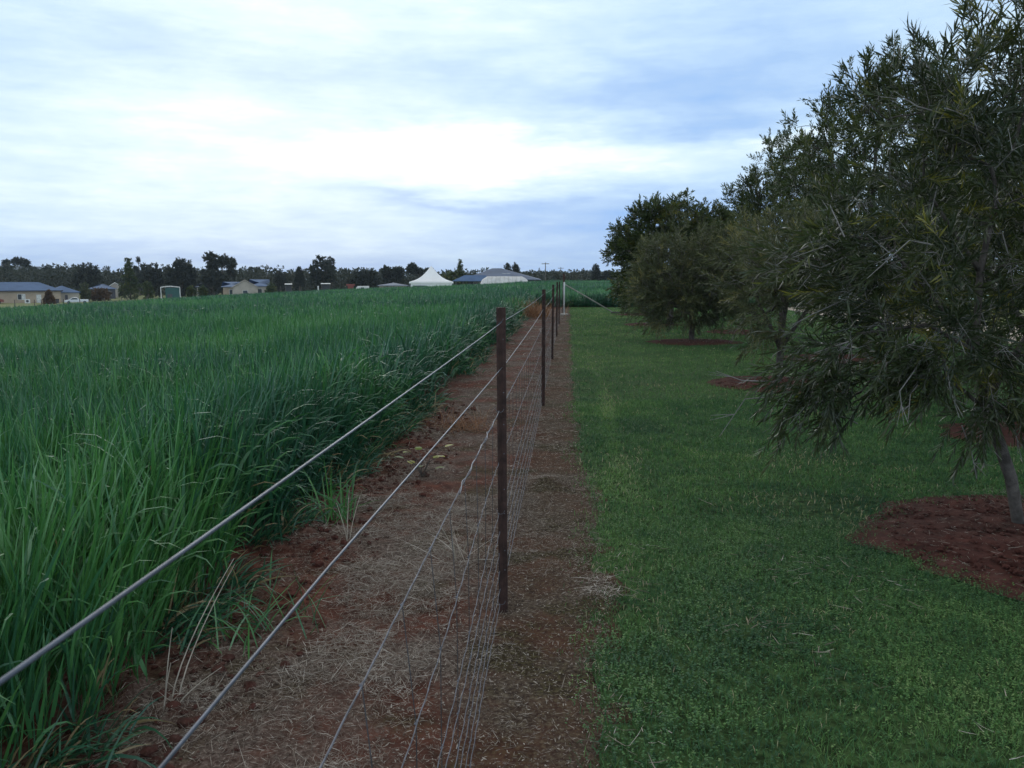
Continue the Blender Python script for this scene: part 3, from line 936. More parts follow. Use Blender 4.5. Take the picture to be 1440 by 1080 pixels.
def grow(trunk, lobes, r_tip=0.004, seed=0):
    """skeleton: trunk polyline(s), then every cluster point joins the nearest node that lies nearer the root"""
    g = np.random.default_rng(seed)
    nodes, par = [], []
    tips = []
    for line in trunk:
        line = np.asarray(line, float)
        if nodes:
            d = np.linalg.norm(np.array(nodes) - line[0], axis=1)
            last = int(np.argmin(d))
        else:
            nodes.append(line[0]); par.append(-1); last = 0
        for i in range(1, len(line)):
            for t in np.linspace(0, 1, 5)[1:]:
                nodes.append(line[i - 1] * (1 - t) + line[i] * t)
                par.append(last)
                last = len(nodes) - 1
        tips.append(last)
    clusters = []
    for (c, r, n) in lobes:
        u = unit(g.normal(size=(n, 3)))
        s = g.random(n) ** 0.42
        clusters.append(np.asarray(c) + u * s[:, None] * np.asarray(r))
    C = np.concatenate(clusters)
    root = np.asarray(trunk[0][0], float)
    C = C[np.argsort(np.linalg.norm(C - (root + [0, 0, 0.35 * (C[:, 2].max() - root[2])]), axis=1))]
    paths = []
    leaf_nodes = []
    for c in C:
        A = np.array(nodes)
        d = np.linalg.norm(A - c, axis=1)
        d = d + 0.35 * np.clip(A[:, 2] - c[2], 0, None) + 1e3 * (np.arange(len(A)) < 3)
        p = int(np.argmin(d))
        a = A[p]
        L = np.linalg.norm(c - a)
        mid = (a + c) / 2 + g.normal(size=3) * 0.07 * L + np.array([0, 0, 0.10 * L])
        last = p
        for t in (0.33, 0.66, 1.0):
            q = a * (1 - t) ** 2 + 2 * mid * t * (1 - t) + c * t * t
            nodes.append(q); par.append(last); last = len(nodes) - 1
        paths.append((p, last - 2, last - 1, last))
        leaf_nodes.append(last)
    nd = np.array(nodes)
    load = np.zeros(len(nd))
    load[leaf_nodes] = 1
    for t_ in tips:
        load[t_] += 0.5
    for i in range(len(nd) - 1, 0, -1):
        load[par[i]] += load[i]
    rad = r_tip * np.maximum(load, 0.4) ** 0.47
    return nd, np.array(par), rad, paths, np.array(leaf_nodes), C, trunk


def wood(nd, par, rad, paths, trunk, n=6):
    mb = MB()
    idx = 0
    k = 0
    used = 1
    # trunk polylines were stored first, in order
    for line in trunk:
        cnt = (len(line) - 1) * 4
        ids = list(range(used, used + cnt))
        ids = [par[ids[0]]] + ids
        mb.tube(nd[ids], rad[ids], n + 3)
        used += cnt
    for pth in paths:
        ids = list(pth)
        r = rad[ids].copy()
        r[0] = min(r[0], r[1] * 1.25)
        mb.tube(nd[ids], r, n if r[1] > 0.01 else 4, cap=False)
    return mb


def leaves(P, D, L, per, ll, lw, ang, tint, g, quad=1, tipfrac=0.12):
    """leaves in spirals on straight twigs P + D*L"""
    n = len(P)
    t = np.linspace(tipfrac, 1.0, per)[None, :] + g.normal(0, 0.02, (n, per))
    phi = np.arange(per)[None, :] * 2.4 + g.uniform(0, 6.3, (n, 1)) + g.normal(0, 0.3, (n, per))
    A, Bv = rot_about(D, n)
    rad = np.cos(phi)[..., None] * A[:, None] + np.sin(phi)[..., None] * Bv[:, None]
    a = (ang * (1.25 - 0.75 * t) + g.normal(0, 0.14, (n, per)))[..., None]
    ld = unit(D[:, None] * np.cos(a) + rad * np.sin(a) + np.array([0, 0, -0.08]))
    base = P[:, None] + D[:, None] * (L[:, None] * t)[..., None] + np.array([0, 0, -0.12]) * (L[:, None] * t ** 2)[..., None]
    s = unit(np.cross(ld, rad + 0.35 * g.normal(size=rad.shape)))
    sz = g.uniform(0.65, 1.2, (n, per, 1))
    len_ = ll * sz
    wid = lw * g.uniform(0.75, 1.25, (n, per, 1))
    tt = np.clip(tint[:, None] + g.normal(0, 0.10, (n, per)), 0, 1)
    base, ld, s, len_, wid = [x.reshape(-1, x.shape[-1]) for x in (base, ld, s, len_, wid)]
    tt = tt.ravel()
    m = len(base)
    nr = np.cross(ld, s)
    if quad == 2:
        p0 = base
        p1 = base + ld * len_ * 0.45 + nr * len_ * 0.05
        p2 = base + ld * len_ + nr * len_ * 0.0
        V = np.stack([p0 - s * wid * 0.18, p0 + s * wid * 0.18, p1 + s * wid * 0.5, p1 - s * wid * 0.5, p2 + s * wid * 0.06, p2 - s * wid * 0.06], 1)
        f = np.array([(0, 1, 2, 3), (3, 2, 4, 5)])
        F = (np.arange(m)[:, None, None] * 6 + f[None]).reshape(-1, 4)
        return V.reshape(-1, 3), F, np.repeat(tt, 6)
    V = np.stack([base, base + ld * len_ * 0.5 + s * wid * 0.5, base + ld * len_, base + ld * len_ * 0.5 - s * wid * 0.5], 1)
    F = (np.arange(m)[:, None] * 4 + np.arange(4)[None])
    return V.reshape(-1, 3), F, np.repeat(tt, 4)


def make_tree(name, loc, trunk, lobes, leaf, seed, twigs=6, tl=0.28, per=20, ll=0.07, lw=0.008, ang=0.8, quad=1, r_tip=0.004, droop=0.0, up=0.5,
              bark='bark', bare=0, tint_mu=0.42, trunk_r=None, far=False, **kw):
    g = np.random.default_rng(seed)
    root = empty(name, loc, **kw)
    nd, par, rad, paths, ln, C, trunk = grow(trunk, lobes, r_tip, seed)
    wood(nd, par, rad, paths, trunk).build('trunk', M[bark], root, True)
    tip = nd[ln]
    dirp = unit(tip - nd[par[ln]])
    cen = C.mean(0)
    hmin, hmax = C[:, 2].min(), C[:, 2].max()
    P = np.repeat(tip, twigs, 0) + g.normal(0, tl * 0.18, (len(tip) * twigs, 3))
    hh = ((P[:, 2] - hmin) / (hmax - hmin + 1e-6))[:, None]
    out = unit(P - (cen - [0, 0, 0.3 * (hmax - hmin)]))
    D = unit(0.55 * np.repeat(dirp, twigs, 0) + 0.65 * out + 0.75 * g.normal(size=P.shape) * 0.8 + np.array([0, 0, 1.0]) * (up * hh - droop * (1 - hh)))
    L = tl * g.uniform(0.6, 1.3, len(P))
    cl_t = np.repeat(g.normal(tint_mu, 0.2, len(tip)), twigs)
    fresh = g.random(len(P)) < 0.05
    tint = np.clip(cl_t + g.normal(0, 0.12, len(P)) + np.where(fresh, 0.45, 0), 0, 1)
    V, F, T = leaves(P, D, L, per, ll, lw, ang, tint, g, quad)
    mi = np.zeros(len(F), int)
    if not far:
        # leafy twig stems and some bare twigs
        mb = MB()
        nb = 0
        for i in range(0, len(P), 1 if quad == 2 else 3):
            e = P[i] + D[i] * L[i] * 0.95 + np.array([0, 0, -0.12]) * L[i]
            mb.tube([P[i] - D[i] * 0.05, P[i] + D[i] * L[i] * 0.5 + np.array([0, 0, -0.03]) * L[i], e], [r_tip * 0.55, r_tip * 0.4, r_tip * 0.22], 3, cap=False)
        low = np.nonzero(hh[:, 0] < 0.62)[0]
        for i in g.choice(low, min(bare, len(low)), replace=False):
            d = unit(0.8 * out[i] + 0.5 * g.normal(size=3) + [0, 0, -0.25])
            q = P[i] + g.normal(0, 0.05, 3)
            ll_ = g.uniform(0.18, 0.42)
            m_ = q + d * ll_ * 0.5 + g.normal(0, 0.045, 3)
            e = q + d * ll_ + np.array([0, 0, -0.06])
            mb.tube([q, m_, e], [0.004, 0.003, 0.0014], 4, cap=False)
            for _ in range(2):
                s_ = m_ * 0.6 + e * 0.4
                mb.tube([s_, s_ + unit(d + g.normal(0, 0.5, 3)) * ll_ * 0.4], [0.0022, 0.001], 3, cap=False)
        tv, tf = np.array(mb.v), np.array(mb.f)
        F = np.concatenate([F, tf + len(V)])
        V = np.concatenate([V, tv])
        T = np.concatenate([T, np.zeros(len(tv))])
        mi = np.concatenate([mi, np.ones(len(tf), int)])
    mesh_np('crown', V, F, [M[leaf], M['twig']], root, tint=T, mat_idx=mi)
    return root


TREES = 'planted row'
# nearest tree
make_tree('bottlebrush_tree', (2.68, 4.87, 0.04),
          [[(0, 0, -0.05), (-0.08, 0.0, 0.30), (-0.25, 0.02, 0.75), (-0.31, 0.05, 1.05), (-0.30, 0.08, 1.5), (-0.22, 0.1, 2.0), (-0.05, 0.1, 2.6)],
           [(-0.25, 0.02, 0.75), (0.02, 0.05, 1.2), (0.2, 0.1, 1.7)], [(-0.31, 0.05, 1.05), (-0.7, -0.05, 1.45), (-1.0, -0.1, 1.75)],
           [(-0.25, 0.05, 1.0), (-0.65, -0.1, 1.20), (-1.05, -0.15, 1.15)], [(-0.3, 0.08, 1.5), (-0.6, 0.2, 2.0), (-0.62, 0.2, 2.45)]],
          [((-0.05, 0.05, 2.75), (0.42, 0.5, 0.75), 30), ((-0.58, 0.05, 2.25), (0.44, 0.55, 0.54), 30), ((-0.30, 0.1, 1.75), (0.80, 0.75, 0.52), 46),
           ((-0.95, -0.05, 1.60), (0.50, 0.55, 0.38), 30), ((-0.80, -0.1, 1.12), (0.55, 0.45, 0.28), 21), ((0.5, 0.1, 1.9), (0.55, 0.7, 0.9), 50),
           ((-0.40, -0.15, 0.90), (0.55, 0.4, 0.25), 22), ((-1.22, -0.12, 0.95), (0.28, 0.25, 0.34), 12), ((0.35, 0.0, 1.2), (0.5, 0.5, 0.35), 18)],
          'leaf_near', 11, twigs=7, tl=0.23, per=20, ll=0.088, lw=0.0105, ang=0.80, quad=2, r_tip=0.0025, droop=0.8, up=0.9, bare=140,
          label='large near bottlebrush tree with narrow leaves and a thin leaning trunk', cat='tree')
# front row going away
make_tree('bottlebrush_tree', (2.95, 11.6, 0.04),
          [[(0, 0, -0.05), (0.02, 0, 0.5), (0.05, 0.0, 1.0), (0.1, 0, 1.7)], [(0.02, 0, 0.5), (-0.3, 0, 1.1), (-0.4, 0.1, 1.5)], [(0.02, 0, 0.5), (0.4, 0, 1.1), (0.6, 0, 1.6)]],
          [((0.0, 0, 1.65), (0.85, 0.9, 0.75), 120), ((0.55, 0, 1.5), (0.9, 0.9, 0.7), 80), ((-0.25, 0, 0.85), (0.45, 0.5, 0.35), 16)],
          'leaf_grey', 23, twigs=7, tl=0.24, per=20, ll=0.085, lw=0.012, quad=1, droop=0.5, up=0.5, bare=60, tint_mu=0.5,
          label='grey green bottlebrush tree second in the row, behind the nearest tree', cat='tree')
make_tree('bottlebrush_tree', (2.90, 19.3, 0.05),
          [[(0, 0, -0.05), (-0.02, 0, 0.3), (-0.05, 0, 0.9), (0, 0, 1.6)], [(-0.02, 0, 0.25), (0.25, 0, 0.6), (0.6, 0.1, 1.3)], [(-0.02, 0, 0.3), (-0.4, 0, 1.0), (-0.7, 0, 1.5)]],
          [((-0.05, 0, 1.62), (1.25, 1.15, 1.10), 210), ((-0.85, 0, 1.25), (0.60, 0.7, 1.0), 60), ((0.85, 0, 1.4), (0.7, 0.8, 1.0), 60), ((-0.45, -0.2, 0.72), (0.9, 0.6, 0.40), 30), ((0.5, -0.1, 0.8), (0.7, 0.6, 0.35), 22)],
          'leaf_grey', 31, twigs=7, tl=0.28, per=18, ll=0.10, lw=0.017, quad=1, droop=0.6, up=0.5, bare=40, tint_mu=0.42,
          label='rounded grey green bottlebrush with low crown on its own oval of bare soil', cat='tree')
make_tree('dense_tree', (3.25, 26.3, 0.05),
          [[(0, 0, -0.05), (0, 0, 0.8), (0, 0, 1.8), (0.05, 0, 3.0)], [(0, 0, 0.8), (-0.7, 0, 1.7), (-1.0, 0, 2.4)], [(0, 0, 0.9), (0.7, 0, 1.8), (1.1, 0, 2.5)]],
          [((0.1, 0, 2.95), (1.6, 1.3, 1.0), 210), ((-1.15, 0, 2.35), (0.85, 0.9, 1.0), 90), ((1.3, 0, 2.5), (0.95, 1.0, 1.1), 100), ((-0.9, 0, 1.2), (0.9, 0.9, 0.75), 45), ((0.8, 0, 1.2), (0.9, 0.9, 0.7), 40)],
          'leaf_dark', 41, twigs=7, tl=0.28, per=16, ll=0.11, lw=0.034, quad=1, droop=0.2, up=0.3, r_tip=0.006,
          label='broad dark round headed tree rising behind the low grey green bottlebrush', cat='tree')
make_tree('dense_tree', (2.95, 33.4, 0.08),
          [[(0, 0, -0.05), (0, 0, 0.6), (0, 0, 1.4), (0.05, 0, 2.2)]],
          [((0.0, 0, 1.9), (1.1, 1.0, 1.3), 80), ((-0.35, 0, 1.0), (0.8, 0.8, 0.6), 30)],
          'leaf_dark', 43, twigs=7, tl=0.34, per=14, ll=0.13, lw=0.045, quad=1, droop=0.2, up=0.5, r_tip=0.006,
          label='farthest dark tree of the row, at the end of the lawn', cat='tree')
# second row
for i, (x, y, h, wd_, sd_, lab) in enumerate([
        (4.55, 8.1, 3.6, 1.15, 51, 'dark tree in the second row half hidden by the nearest bottlebrush'),
        (5.45, 15.3, 5.75, 1.45, 52, 'tall dark tree with spiky top shoots behind the grey green second tree'),
        (5.5, 21.5, 5.1, 1.35, 53, 'dark tree with an upright left lobe against the sky behind the row'),
        (5.2, 29.0, 3.9, 1.6, 54, 'dark tree of the second row seen between the farther crowns')]):
    make_tree('dark_tree', (x, y, 0.04),
              [[(0, 0, -0.05), (0.0, 0, 0.6), (-0.05, 0, h * 0.45), (0.0, 0, h * 0.8)], [(0, 0, 0.6), (-wd_ * 0.5, 0, h * 0.45), (-wd_ * 0.6, 0, h * 0.6)], [(0, 0, 0.6), (wd_ * 0.5, 0, h * 0.45), (wd_ * 0.6, 0, h * 0.65)]],
              [((0, 0, h * 0.68), (wd_ * 0.85, wd_ * 0.85, h * 0.30), 170), ((-wd_ * 0.6, 0, h * 0.52), (wd_ * 0.6, wd_ * 0.7, h * 0.27), 95), ((wd_ * 0.65, 0, h * 0.55), (wd_ * 0.6, wd_ * 0.7, h * 0.28), 95),
               ((0, 0, h * 0.27), (wd_ * 0.9, wd_ * 0.9, h * 0.14), 45)],
              'leaf_dark', sd_, twigs=7, tl=0.30, per=18, ll=0.085, lw=0.014 + 0.0005 * y, quad=1, droop=0.3, up=0.9, bare=30, r_tip=0.0045, label=lab, cat='tree')
# a screen of taller trees beyond the gravel drive
for i, (x, y, h, lab) in enumerate([(8.4, 11.5, 3.6, 'shadowy tree beyond the second row, near the frame edge'), (8.0, 18.5, 4.0, 'shadowy tree filling the gap behind the second row'),
                                    (16.5, 22.0, 5.0, 'big dark tree on the far side of the gravel drive'), (17.0, 33.0, 5.0, 'second big dark tree on the far side of the gravel drive, farther off')]):
    wd_ = h * 0.36
    make_tree('shade_tree', (x, y, 0.03), [[(0, 0, -0.05), (0, 0, 0.8), (0.05, 0, h * 0.5), (0, 0, h * 0.8)]],
              [((0, 0, h * 0.62), (wd_, wd_, h * 0.36), 130), ((0, 0, h * 0.3), (wd_ * 0.9, wd_ * 0.9, h * 0.2), 50)],
              'leaf_dark', 61 + i, twigs=6, tl=0.40, per=14, ll=0.13, lw=0.04, quad=1, droop=0.3, up=0.5, r_tip=0.007, label=lab, cat='tree')

# ------------------------------------------------------------------ far gum trees and woodland
def at(x, Y):            # world X of a bearing read off the photograph, at distance Y
    return math.tan(bearing(x)) * Y


def bearing(x):
    return math.atan((x - 720) / 1150.0 / 1.0084) - YAW


def facing(x0, x1, Y):
    """origin, turn and width of a front that faces the camera's side of the paddock, and local x of a bearing along it"""
    b = bearing((x0 + x1) / 2)
    D = Y / math.cos(b)
    o0 = D * math.tan(bearing(x0) - b)
    lx = lambda x: D * math.tan(bearing(x) - b) - o0
    X, Yo = D * math.sin(b) + o0 * math.cos(b), D * math.cos(b) - o0 * math.sin(b)
    return X, Yo, -b, lx(x1), lx


def gum(px_, top, Y, width, seed, lab, kind='round', leaf='leaf_far', cat='tree', name='gum_tree', per=9, bushy=False):
    X = at(px_, Y)
    z = tz(X, Y)
    h = EYE + (391 - top) * Y / 1150.0 - z
    wd_ = width * Y / 1150.0 / 2
    g = np.random.default_rng(seed)
    lobes = []
    if kind == 'round':
        lobes = [((0, 0, h * 0.66), (wd_ * 0.8, wd_ * 0.8, h * 0.30), 60), ((-wd_ * 0.5, 0, h * 0.5), (wd_ * 0.5, wd_ * 0.6, h * 0.22), 30), ((wd_ * 0.5, 0, h * 0.52), (wd_ * 0.5, wd_ * 0.6, h * 0.22), 30), ((0, 0, h * 0.28), (wd_ * 0.8, wd_ * 0.7, h * 0.2), 26)]
    elif kind == 'open':
        for k in range(6):
            lobes.append(((g.uniform(-0.7, 0.7) * wd_, g.uniform(-0.5, 0.5) * wd_, h * g.uniform(0.5, 0.92)), (wd_ * g.uniform(0.25, 0.42), wd_ * 0.4, h * g.uniform(0.07, 0.12)), 16))
        lobes.append(((0, 0, h * 0.38), (wd_ * 0.8, wd_ * 0.7, h * 0.18), 24))
    elif kind == 'cone':
        lobes = [((0, 0, h * f), (wd_ * (1.08 - f) * 1.05, wd_ * (1.08 - f), h * 0.13), int(34 * (1.15 - f))) for f in (0.2, 0.35, 0.5, 0.65, 0.8, 0.92)]
    elif kind == 'bush':
        lobes = [((0, 0, h * 0.5), (wd_, wd_ * 0.7, h * 0.48), 60)]
    lobes = [(c, r, int(n * 1.5)) for c, r, n in lobes]
    s = max(0.26, wd_ * 0.12)
    make_tree(name, (X, Y, z - 0.05), [[(0, 0, -0.1), (0.03, 0, h * 0.25), (0.1 * wd_, 0, h * 0.5), (0, 0, h * 0.85)]], lobes, leaf, seed,
              twigs=5, tl=s * 1.6, per=per, ll=s * 1.25, lw=s * 0.55, quad=1, r_tip=0.022, bark='bark_far', droop=0.1, up=0.3, far=True, label=lab, cat=cat)


gum(4, 361, 300, 26, 101, 'gum tree at the left edge of the skyline above the cream house', 'open')
gum(34, 359, 330, 30, 102, 'gum tree with two separate heads on the hill behind the cream house roof', 'open')
gum(72, 371, 300, 16, 103, 'small gum tree alone on the skyline behind the lower blue roof', 'open')
gum(123, 369, 250, 38, 104, 'broad dark gum behind the parked white ute')
gum(182, 365, 215, 32, 105, 'dark conifer shaped tree with narrow top left of the green shed', 'cone', 'leaf_dark')
gum(196, 361, 270, 14, 106, 'slim pale gum with a small round head behind the dark conifer', 'open')
gum(212, 368, 240, 36, 107, 'dense gum just left of the green shed')
gum(255, 364, 240, 44, 108, 'wide gum with lumpy head behind the green shed')
gum(312, 356, 235, 42, 109, 'tallest gum of the skyline with open forked head', 'open')
gum(298, 374, 232, 34, 110, 'bushy gum below the tallest forked gum')
gum(358, 375, 300, 20, 111, 'thin pale gum behind the beige gable house', 'open')
gum(421, 374, 230, 14, 112, 'narrow dark gum between the two white shed roofs')
gum(394, 378, 260, 18, 113, 'low gum above the first white shed roof')
gum(452, 360, 225, 36, 114, 'big dense dark gum behind the second white shed roof')
gum(466, 361, 250, 14, 115, 'slender gum leaning against the right side of the big dense gum', 'open')
gum(512, 379, 240, 46, 116, 'low round bushy tree behind the white horse float')
gum(549, 373, 250, 40, 117, 'gum with a ragged flat head left of the marquee', 'open')
gum(590, 372, 245, 36, 118, 'gum leaning towards the left slope of the marquee', 'open')
gum(647, 369, 235, 22, 119, 'upright dark tree between marquee and grey roofed house', 'cone', 'leaf_dark')
gum(640, 382, 235, 44, 120, 'low spreading shrub under the upright dark tree beside the marquee', 'bush', 'leaf_dark', 'shrub', 'spreading_shrub')
gum(714, 368, 240, 10, 121, 'left one of the twin small trees above the grey house roof', 'round')
gum(725, 368, 240, 11, 122, 'right one of the twin small trees above the grey house roof', 'round')
gum(838, 371, 260, 12, 123, 'single small tree on the skyline right of the corner post', 'round')
gum(855, 379, 260, 18, 124, 'low skyline tree touching the left side of the dark round tree', 'round')
gum(67, 411, 178, 15, 125, 'brown pointed bush against the cream brick wall', 'cone', 'leaf_brown', 'bush', 'brown_bush')
gum(138, 407, 205, 36, 126, 'brown clipped hedge right of the parked white ute', 'bush', 'leaf_brown', 'hedge', 'brown_hedge')
gum(118, 398, 200, 14, 127, 'grey green shrub at the corner behind the white ute', 'bush', 'leaf_grey', 'shrub', 'garden_shrub')
gum(268, 402, 196, 10, 128, 'small dark garden tree right of the green shed', 'bush', 'leaf_dark', 'shrub', 'garden_shrub')
gum(284, 403, 196, 11, 129, 'small round garden tree left of the blue roofed house', 'bush', 'leaf_dark', 'shrub', 'garden_shrub')
gum(380, 399, 185, 14, 130, 'dark shrub at the right end of the beige gable house', 'bush', 'leaf_dark', 'shrub', 'garden_shrub')
gum(207, 395, 200, 14, 131, 'dark shrub close to the left side of the green shed', 'bush', 'leaf_dark', 'shrub', 'garden_shrub')

n = 30000
g = np.random.default_rng(5)
X = g.uniform(-330, 140, n)
Y = g.uniform(262, 350, n)
px_ = X / Y * 1150 + 798
topz = 1.5 + (np.interp(px_, [-100, 40, 150, 330, 480, 600, 720, 800, 900], [376, 377, 382, 381, 384, 386, 387, 386, 384]) - 391) * -1 * 300 / 1150
hgt = topz - terrain(X, Y)
hgt = hgt * (0.98 + 0.75 * (fbm(X, Y, 0.09, 77, 3) - 0.5))
zf = g.random(n) ** 0.75
P = np.stack([X, Y, terrain(X, Y) + hgt * zf], 1)
D = unit(g.normal(size=(n, 3)) + [0, 0, 0.5])
V, F, T = leaves(P, D, np.full(n, 0.9), 6, 0.95, 0.55, 1.0, np.clip(0.25 + 0.5 * fbm(X, Y, 0.08, 78, 2), 0, 1) , g)
tag(mesh_np('distant_woodland', V, F, M['leaf_far'], tint=T), 'dark belt of distant woodland along the horizon behind the houses', 'woodland', kind='stuff')

# ------------------------------------------------------------------ buildings
def hip_roof(mb, x0, x1, y0, y1, z0, h, ov=0.5, ridge=None, th=0.12):
    x0, x1, y0, y1 = x0 - ov, x1 + ov, y0 - ov, y1 + ov
    d = (y1 - y0) / 2
    rx0, rx1 = (x0 + d, x1 - d) if ridge is None else ridge
    ym = (y0 + y1) / 2
    vs = [(x0, y0, z0), (x1, y0, z0), (x1, y1, z0), (x0, y1, z0), (x0, y0, z0 + th), (x1, y0, z0 + th), (x1, y1, z0 + th), (x0, y1, z0 + th), (rx0, ym, z0 + h), (rx1, ym, z0 + h)]
    fs = [(3, 2, 1, 0), (0, 1, 5, 4), (1, 2, 6, 5), (2, 3, 7, 6), (3, 0, 4, 7), (4, 5, 9, 8), (6, 7, 8, 9), (5, 6, 9), (7, 4, 8)]
    return mb.add(vs, fs)


def window(parent, x, y, z, w_, h_, pane='glass', nrm=-1):
    f = MB().box(x - 0.07, x + w_ + 0.07, y - 0.05, y + 0.03, z - 0.07, z + h_ + 0.07).build('window', M['white_paint'], parent)
    MB().box(x, x + w_, y - 0.065, y - 0.0515, z, z + h_).build('pane', M[pane], f)
    return f


# cream brick house on the left
Y = 185.0
X0, Y0_, rz_, Lh, lx = facing(-55, 84, Y)
zb = tz(at(40, Y), Y) - 0.15
s = Y / 1150.0
H = empty('cream_house', (X0, Y0_, zb), rz_, label='cream brick house with long blue hipped roof at the left edge', cat='house')
MB().box(0, Lh, 0, 9, -1.0, 3.0).build('wall', M['cream_brick'], H)
rf = hip_roof(MB(), 0, Lh, 0, 9, 3.02, 2.05, 0.45).build('roof', M['blue_roof'], H)
MB().box(-0.5, Lh + 0.5, -0.60, -0.47, 2.86, 3.10).build('gutter', M['trim_dark'], rf)
w1 = window(H, lx(23), 0, 1.0, 0.75, 1.2)
w2 = window(H, lx(28), 0, 1.0, 0.75, 1.2, 'blind')
MB().box(lx(49), lx(56), -0.06, 0.02, 0.0, 2.1).build('door', M['blind'], H)
# lower wing
MB().box(Lh + 0.02, Lh + 4.1, 3.2, 10, -1.0, 2.45).build('wing_wall', M['pale_wall'], H)
hip_roof(MB(), Lh - 3.0, Lh + 4.1, 3.2, 10, 2.47, 1.65, 0.4).build('wing_roof', M['blue_roof'], H)
MB().box(Lh + 1.0, Lh + 1.6, 3.12, 3.19, 0.2, 1.9).build('wing_door', M['trim_dark'], H)
# things against the wall
for (x, lab) in ((40, 'white air conditioner box standing by the cream wall'),):
    xx = at(x, Y - 1)
    a_ = empty('air_conditioner', (xx, Y - 2.0, tz(xx, Y) - 0.05), -bearing(x), label=lab, cat='air conditioner')
    MB().box(-0.55, 0.55, -0.25, 0.25, 0.12, 1.05).build('casing', M['white_paint'], a_)
    MB().lathe([(0.30, -0.02), (0.30, 0.02)], n=14).build('fan_grille', M['trim_dark'], a_, loc=(0.0, -0.27, 0.6)).rotation_euler = (math.pi / 2, 0, 0)
    MB().box(-0.5, 0.5, -0.2, 0.2, 0.0, 0.119).build('stand', M['trim_dark'], a_)
xx = at(77, Y - 1)
bin_ = empty('wheelie_bin', (xx, Y - 1.0, tz(xx, Y) - 0.05), label='dark bin standing near the right corner of the cream wall', cat='bin')
MB().prism([(-0.38, 0.1), (0.38, 0.1), (0.46, 1.0), (-0.46, 1.0)], 'y', -0.35, 0.35).build('body', M['trim_dark'], bin_)
MB().prism([(-0.5, 1.005), (0.5, 1.005), (0.45, 1.09), (-0.4, 1.12)], 'y', -0.4, 0.4).build('lid', M['rubber'], bin_)
xx = at(-13, Y - 5)
MBr = empty('red_car', (xx, Y - 5, tz(xx, Y - 5)), -bearing(-13), label='dark red car bonnet at the left edge before the cream wall', cat='car')


def car(root, body, L=4.7, ute=True):
    prof = [(-L / 2, 0.38), (-L / 2, 0.80), (-L / 2 + 0.9, 0.95), (-L / 2 + 1.55, 1.40), (-L / 2 + 2.55, 1.42), (-L / 2 + 3.0, 1.0), (L / 2 - 0.05, 0.96), (L / 2, 0.45)]
    if not ute:
        prof[4:6] = [(-L / 2 + 3.0, 1.42), (-L / 2 + 3.8, 1.02)]
    wx = (-L / 2 + 0.85, L / 2 - 0.95)
    MB().prism(prof, 'y', -0.86, 0.86).build('body', M[body], root)
    a, b = -L / 2 + 1.15, prof[4][0]
    for sgn in (-1, 1):
        y0 = sgn * 0.866
        MB().prism([(a + 0.05, 1.0), (a + 0.5, 1.33), (b - 0.06, 1.35), (b + 0.22, 1.02)], 'y', y0 - 0.006, y0 + 0.006).build('side_window', M['glass'], root)
        for xw in wx:
            wl = MB().lathe([(0.20, -0.10), (0.33, -0.10), (0.34, 0.0), (0.33, 0.10), (0.20, 0.10)], n=16).build('wheel', M['rubber'], root, loc=(xw, sgn * 0.80, 0.34))
            wl.rotation_euler = (math.pi / 2, 0, 0)
            MB().lathe([(0.19, -0.11), (0.19, 0.11)], n=12).build('rim', M['zinc'], wl)
    MB().box(-L / 2 - 0.012, -L / 2 + 0.03, -0.75, 0.75, 0.62, 0.74).build('headlight', M['blind'], root)
car(MBr, 'red_paint', 4.4, False)
xx = at(106, 180)
ute = empty('white_ute', (xx, 180, tz(xx, 180)), -bearing(106), label='white ute parked side on beside the cream brick house', cat='ute')
car(ute, 'car_white', 5.0, True)

# blue roofed house half hidden behind the hedge
def small_house(name, x0, x1, Y, eave, ridge, depth, wall, roof, lab, gable=False, kind='hip', cat='house', win=2):
    X0_, Yo_, rz_, Wd, _lx = facing(x0, x1, Y)
    z = tz(at((x0 + x1) / 2, Y), Y) - 0.1
    ze = EYE + (391 - eave) * Y / 1150 - z
    zr = EYE + (391 - ridge) * Y / 1150 - z
    Hh = empty(name, (X0_, Yo_, z), rz_, label=lab, cat=cat)
    wl = MB().box(0, Wd, 0, depth, -1.0, ze)
    if kind == 'gable':
        wl.prism([(0, ze + 0.0015), (Wd, ze + 0.0015), (Wd / 2, zr - 0.1)], 'y', 0, 0.2)
    wl.build('wall', M[wall], Hh)
    if kind == 'gable':
        mb = MB()
        mb.prism([(-0.4, ze - 0.15), (Wd / 2, zr), (Wd + 0.4, ze - 0.15), (Wd + 0.4, ze + 0.02), (Wd / 2, zr + 0.17), (-0.4, ze + 0.02)], 'y', -0.25, depth + 0.3)
        mb.build('roof', M[roof], Hh)
    elif kind == 'flat':
        mb = MB().prism([(-0.3, ze + 0.002), (depth + 0.3, ze + 0.002), (depth + 0.3, ze + 0.15), (-0.3, zr)], 'x', -0.3, Wd + 0.3)
        mb.build('roof', M[roof], Hh)
    else:
        hip_roof(MB(), 0, Wd, 0, depth, ze + 0.004, zr - ze, 0.45).build('roof', M[roof], Hh)
    for k in range(win):
        window(Hh, Wd * (k + 0.5) / win - 0.5, 0, max(0.4, ze - 1.7), 1.0, 1.1)
    return Hh, Wd, ze, zr


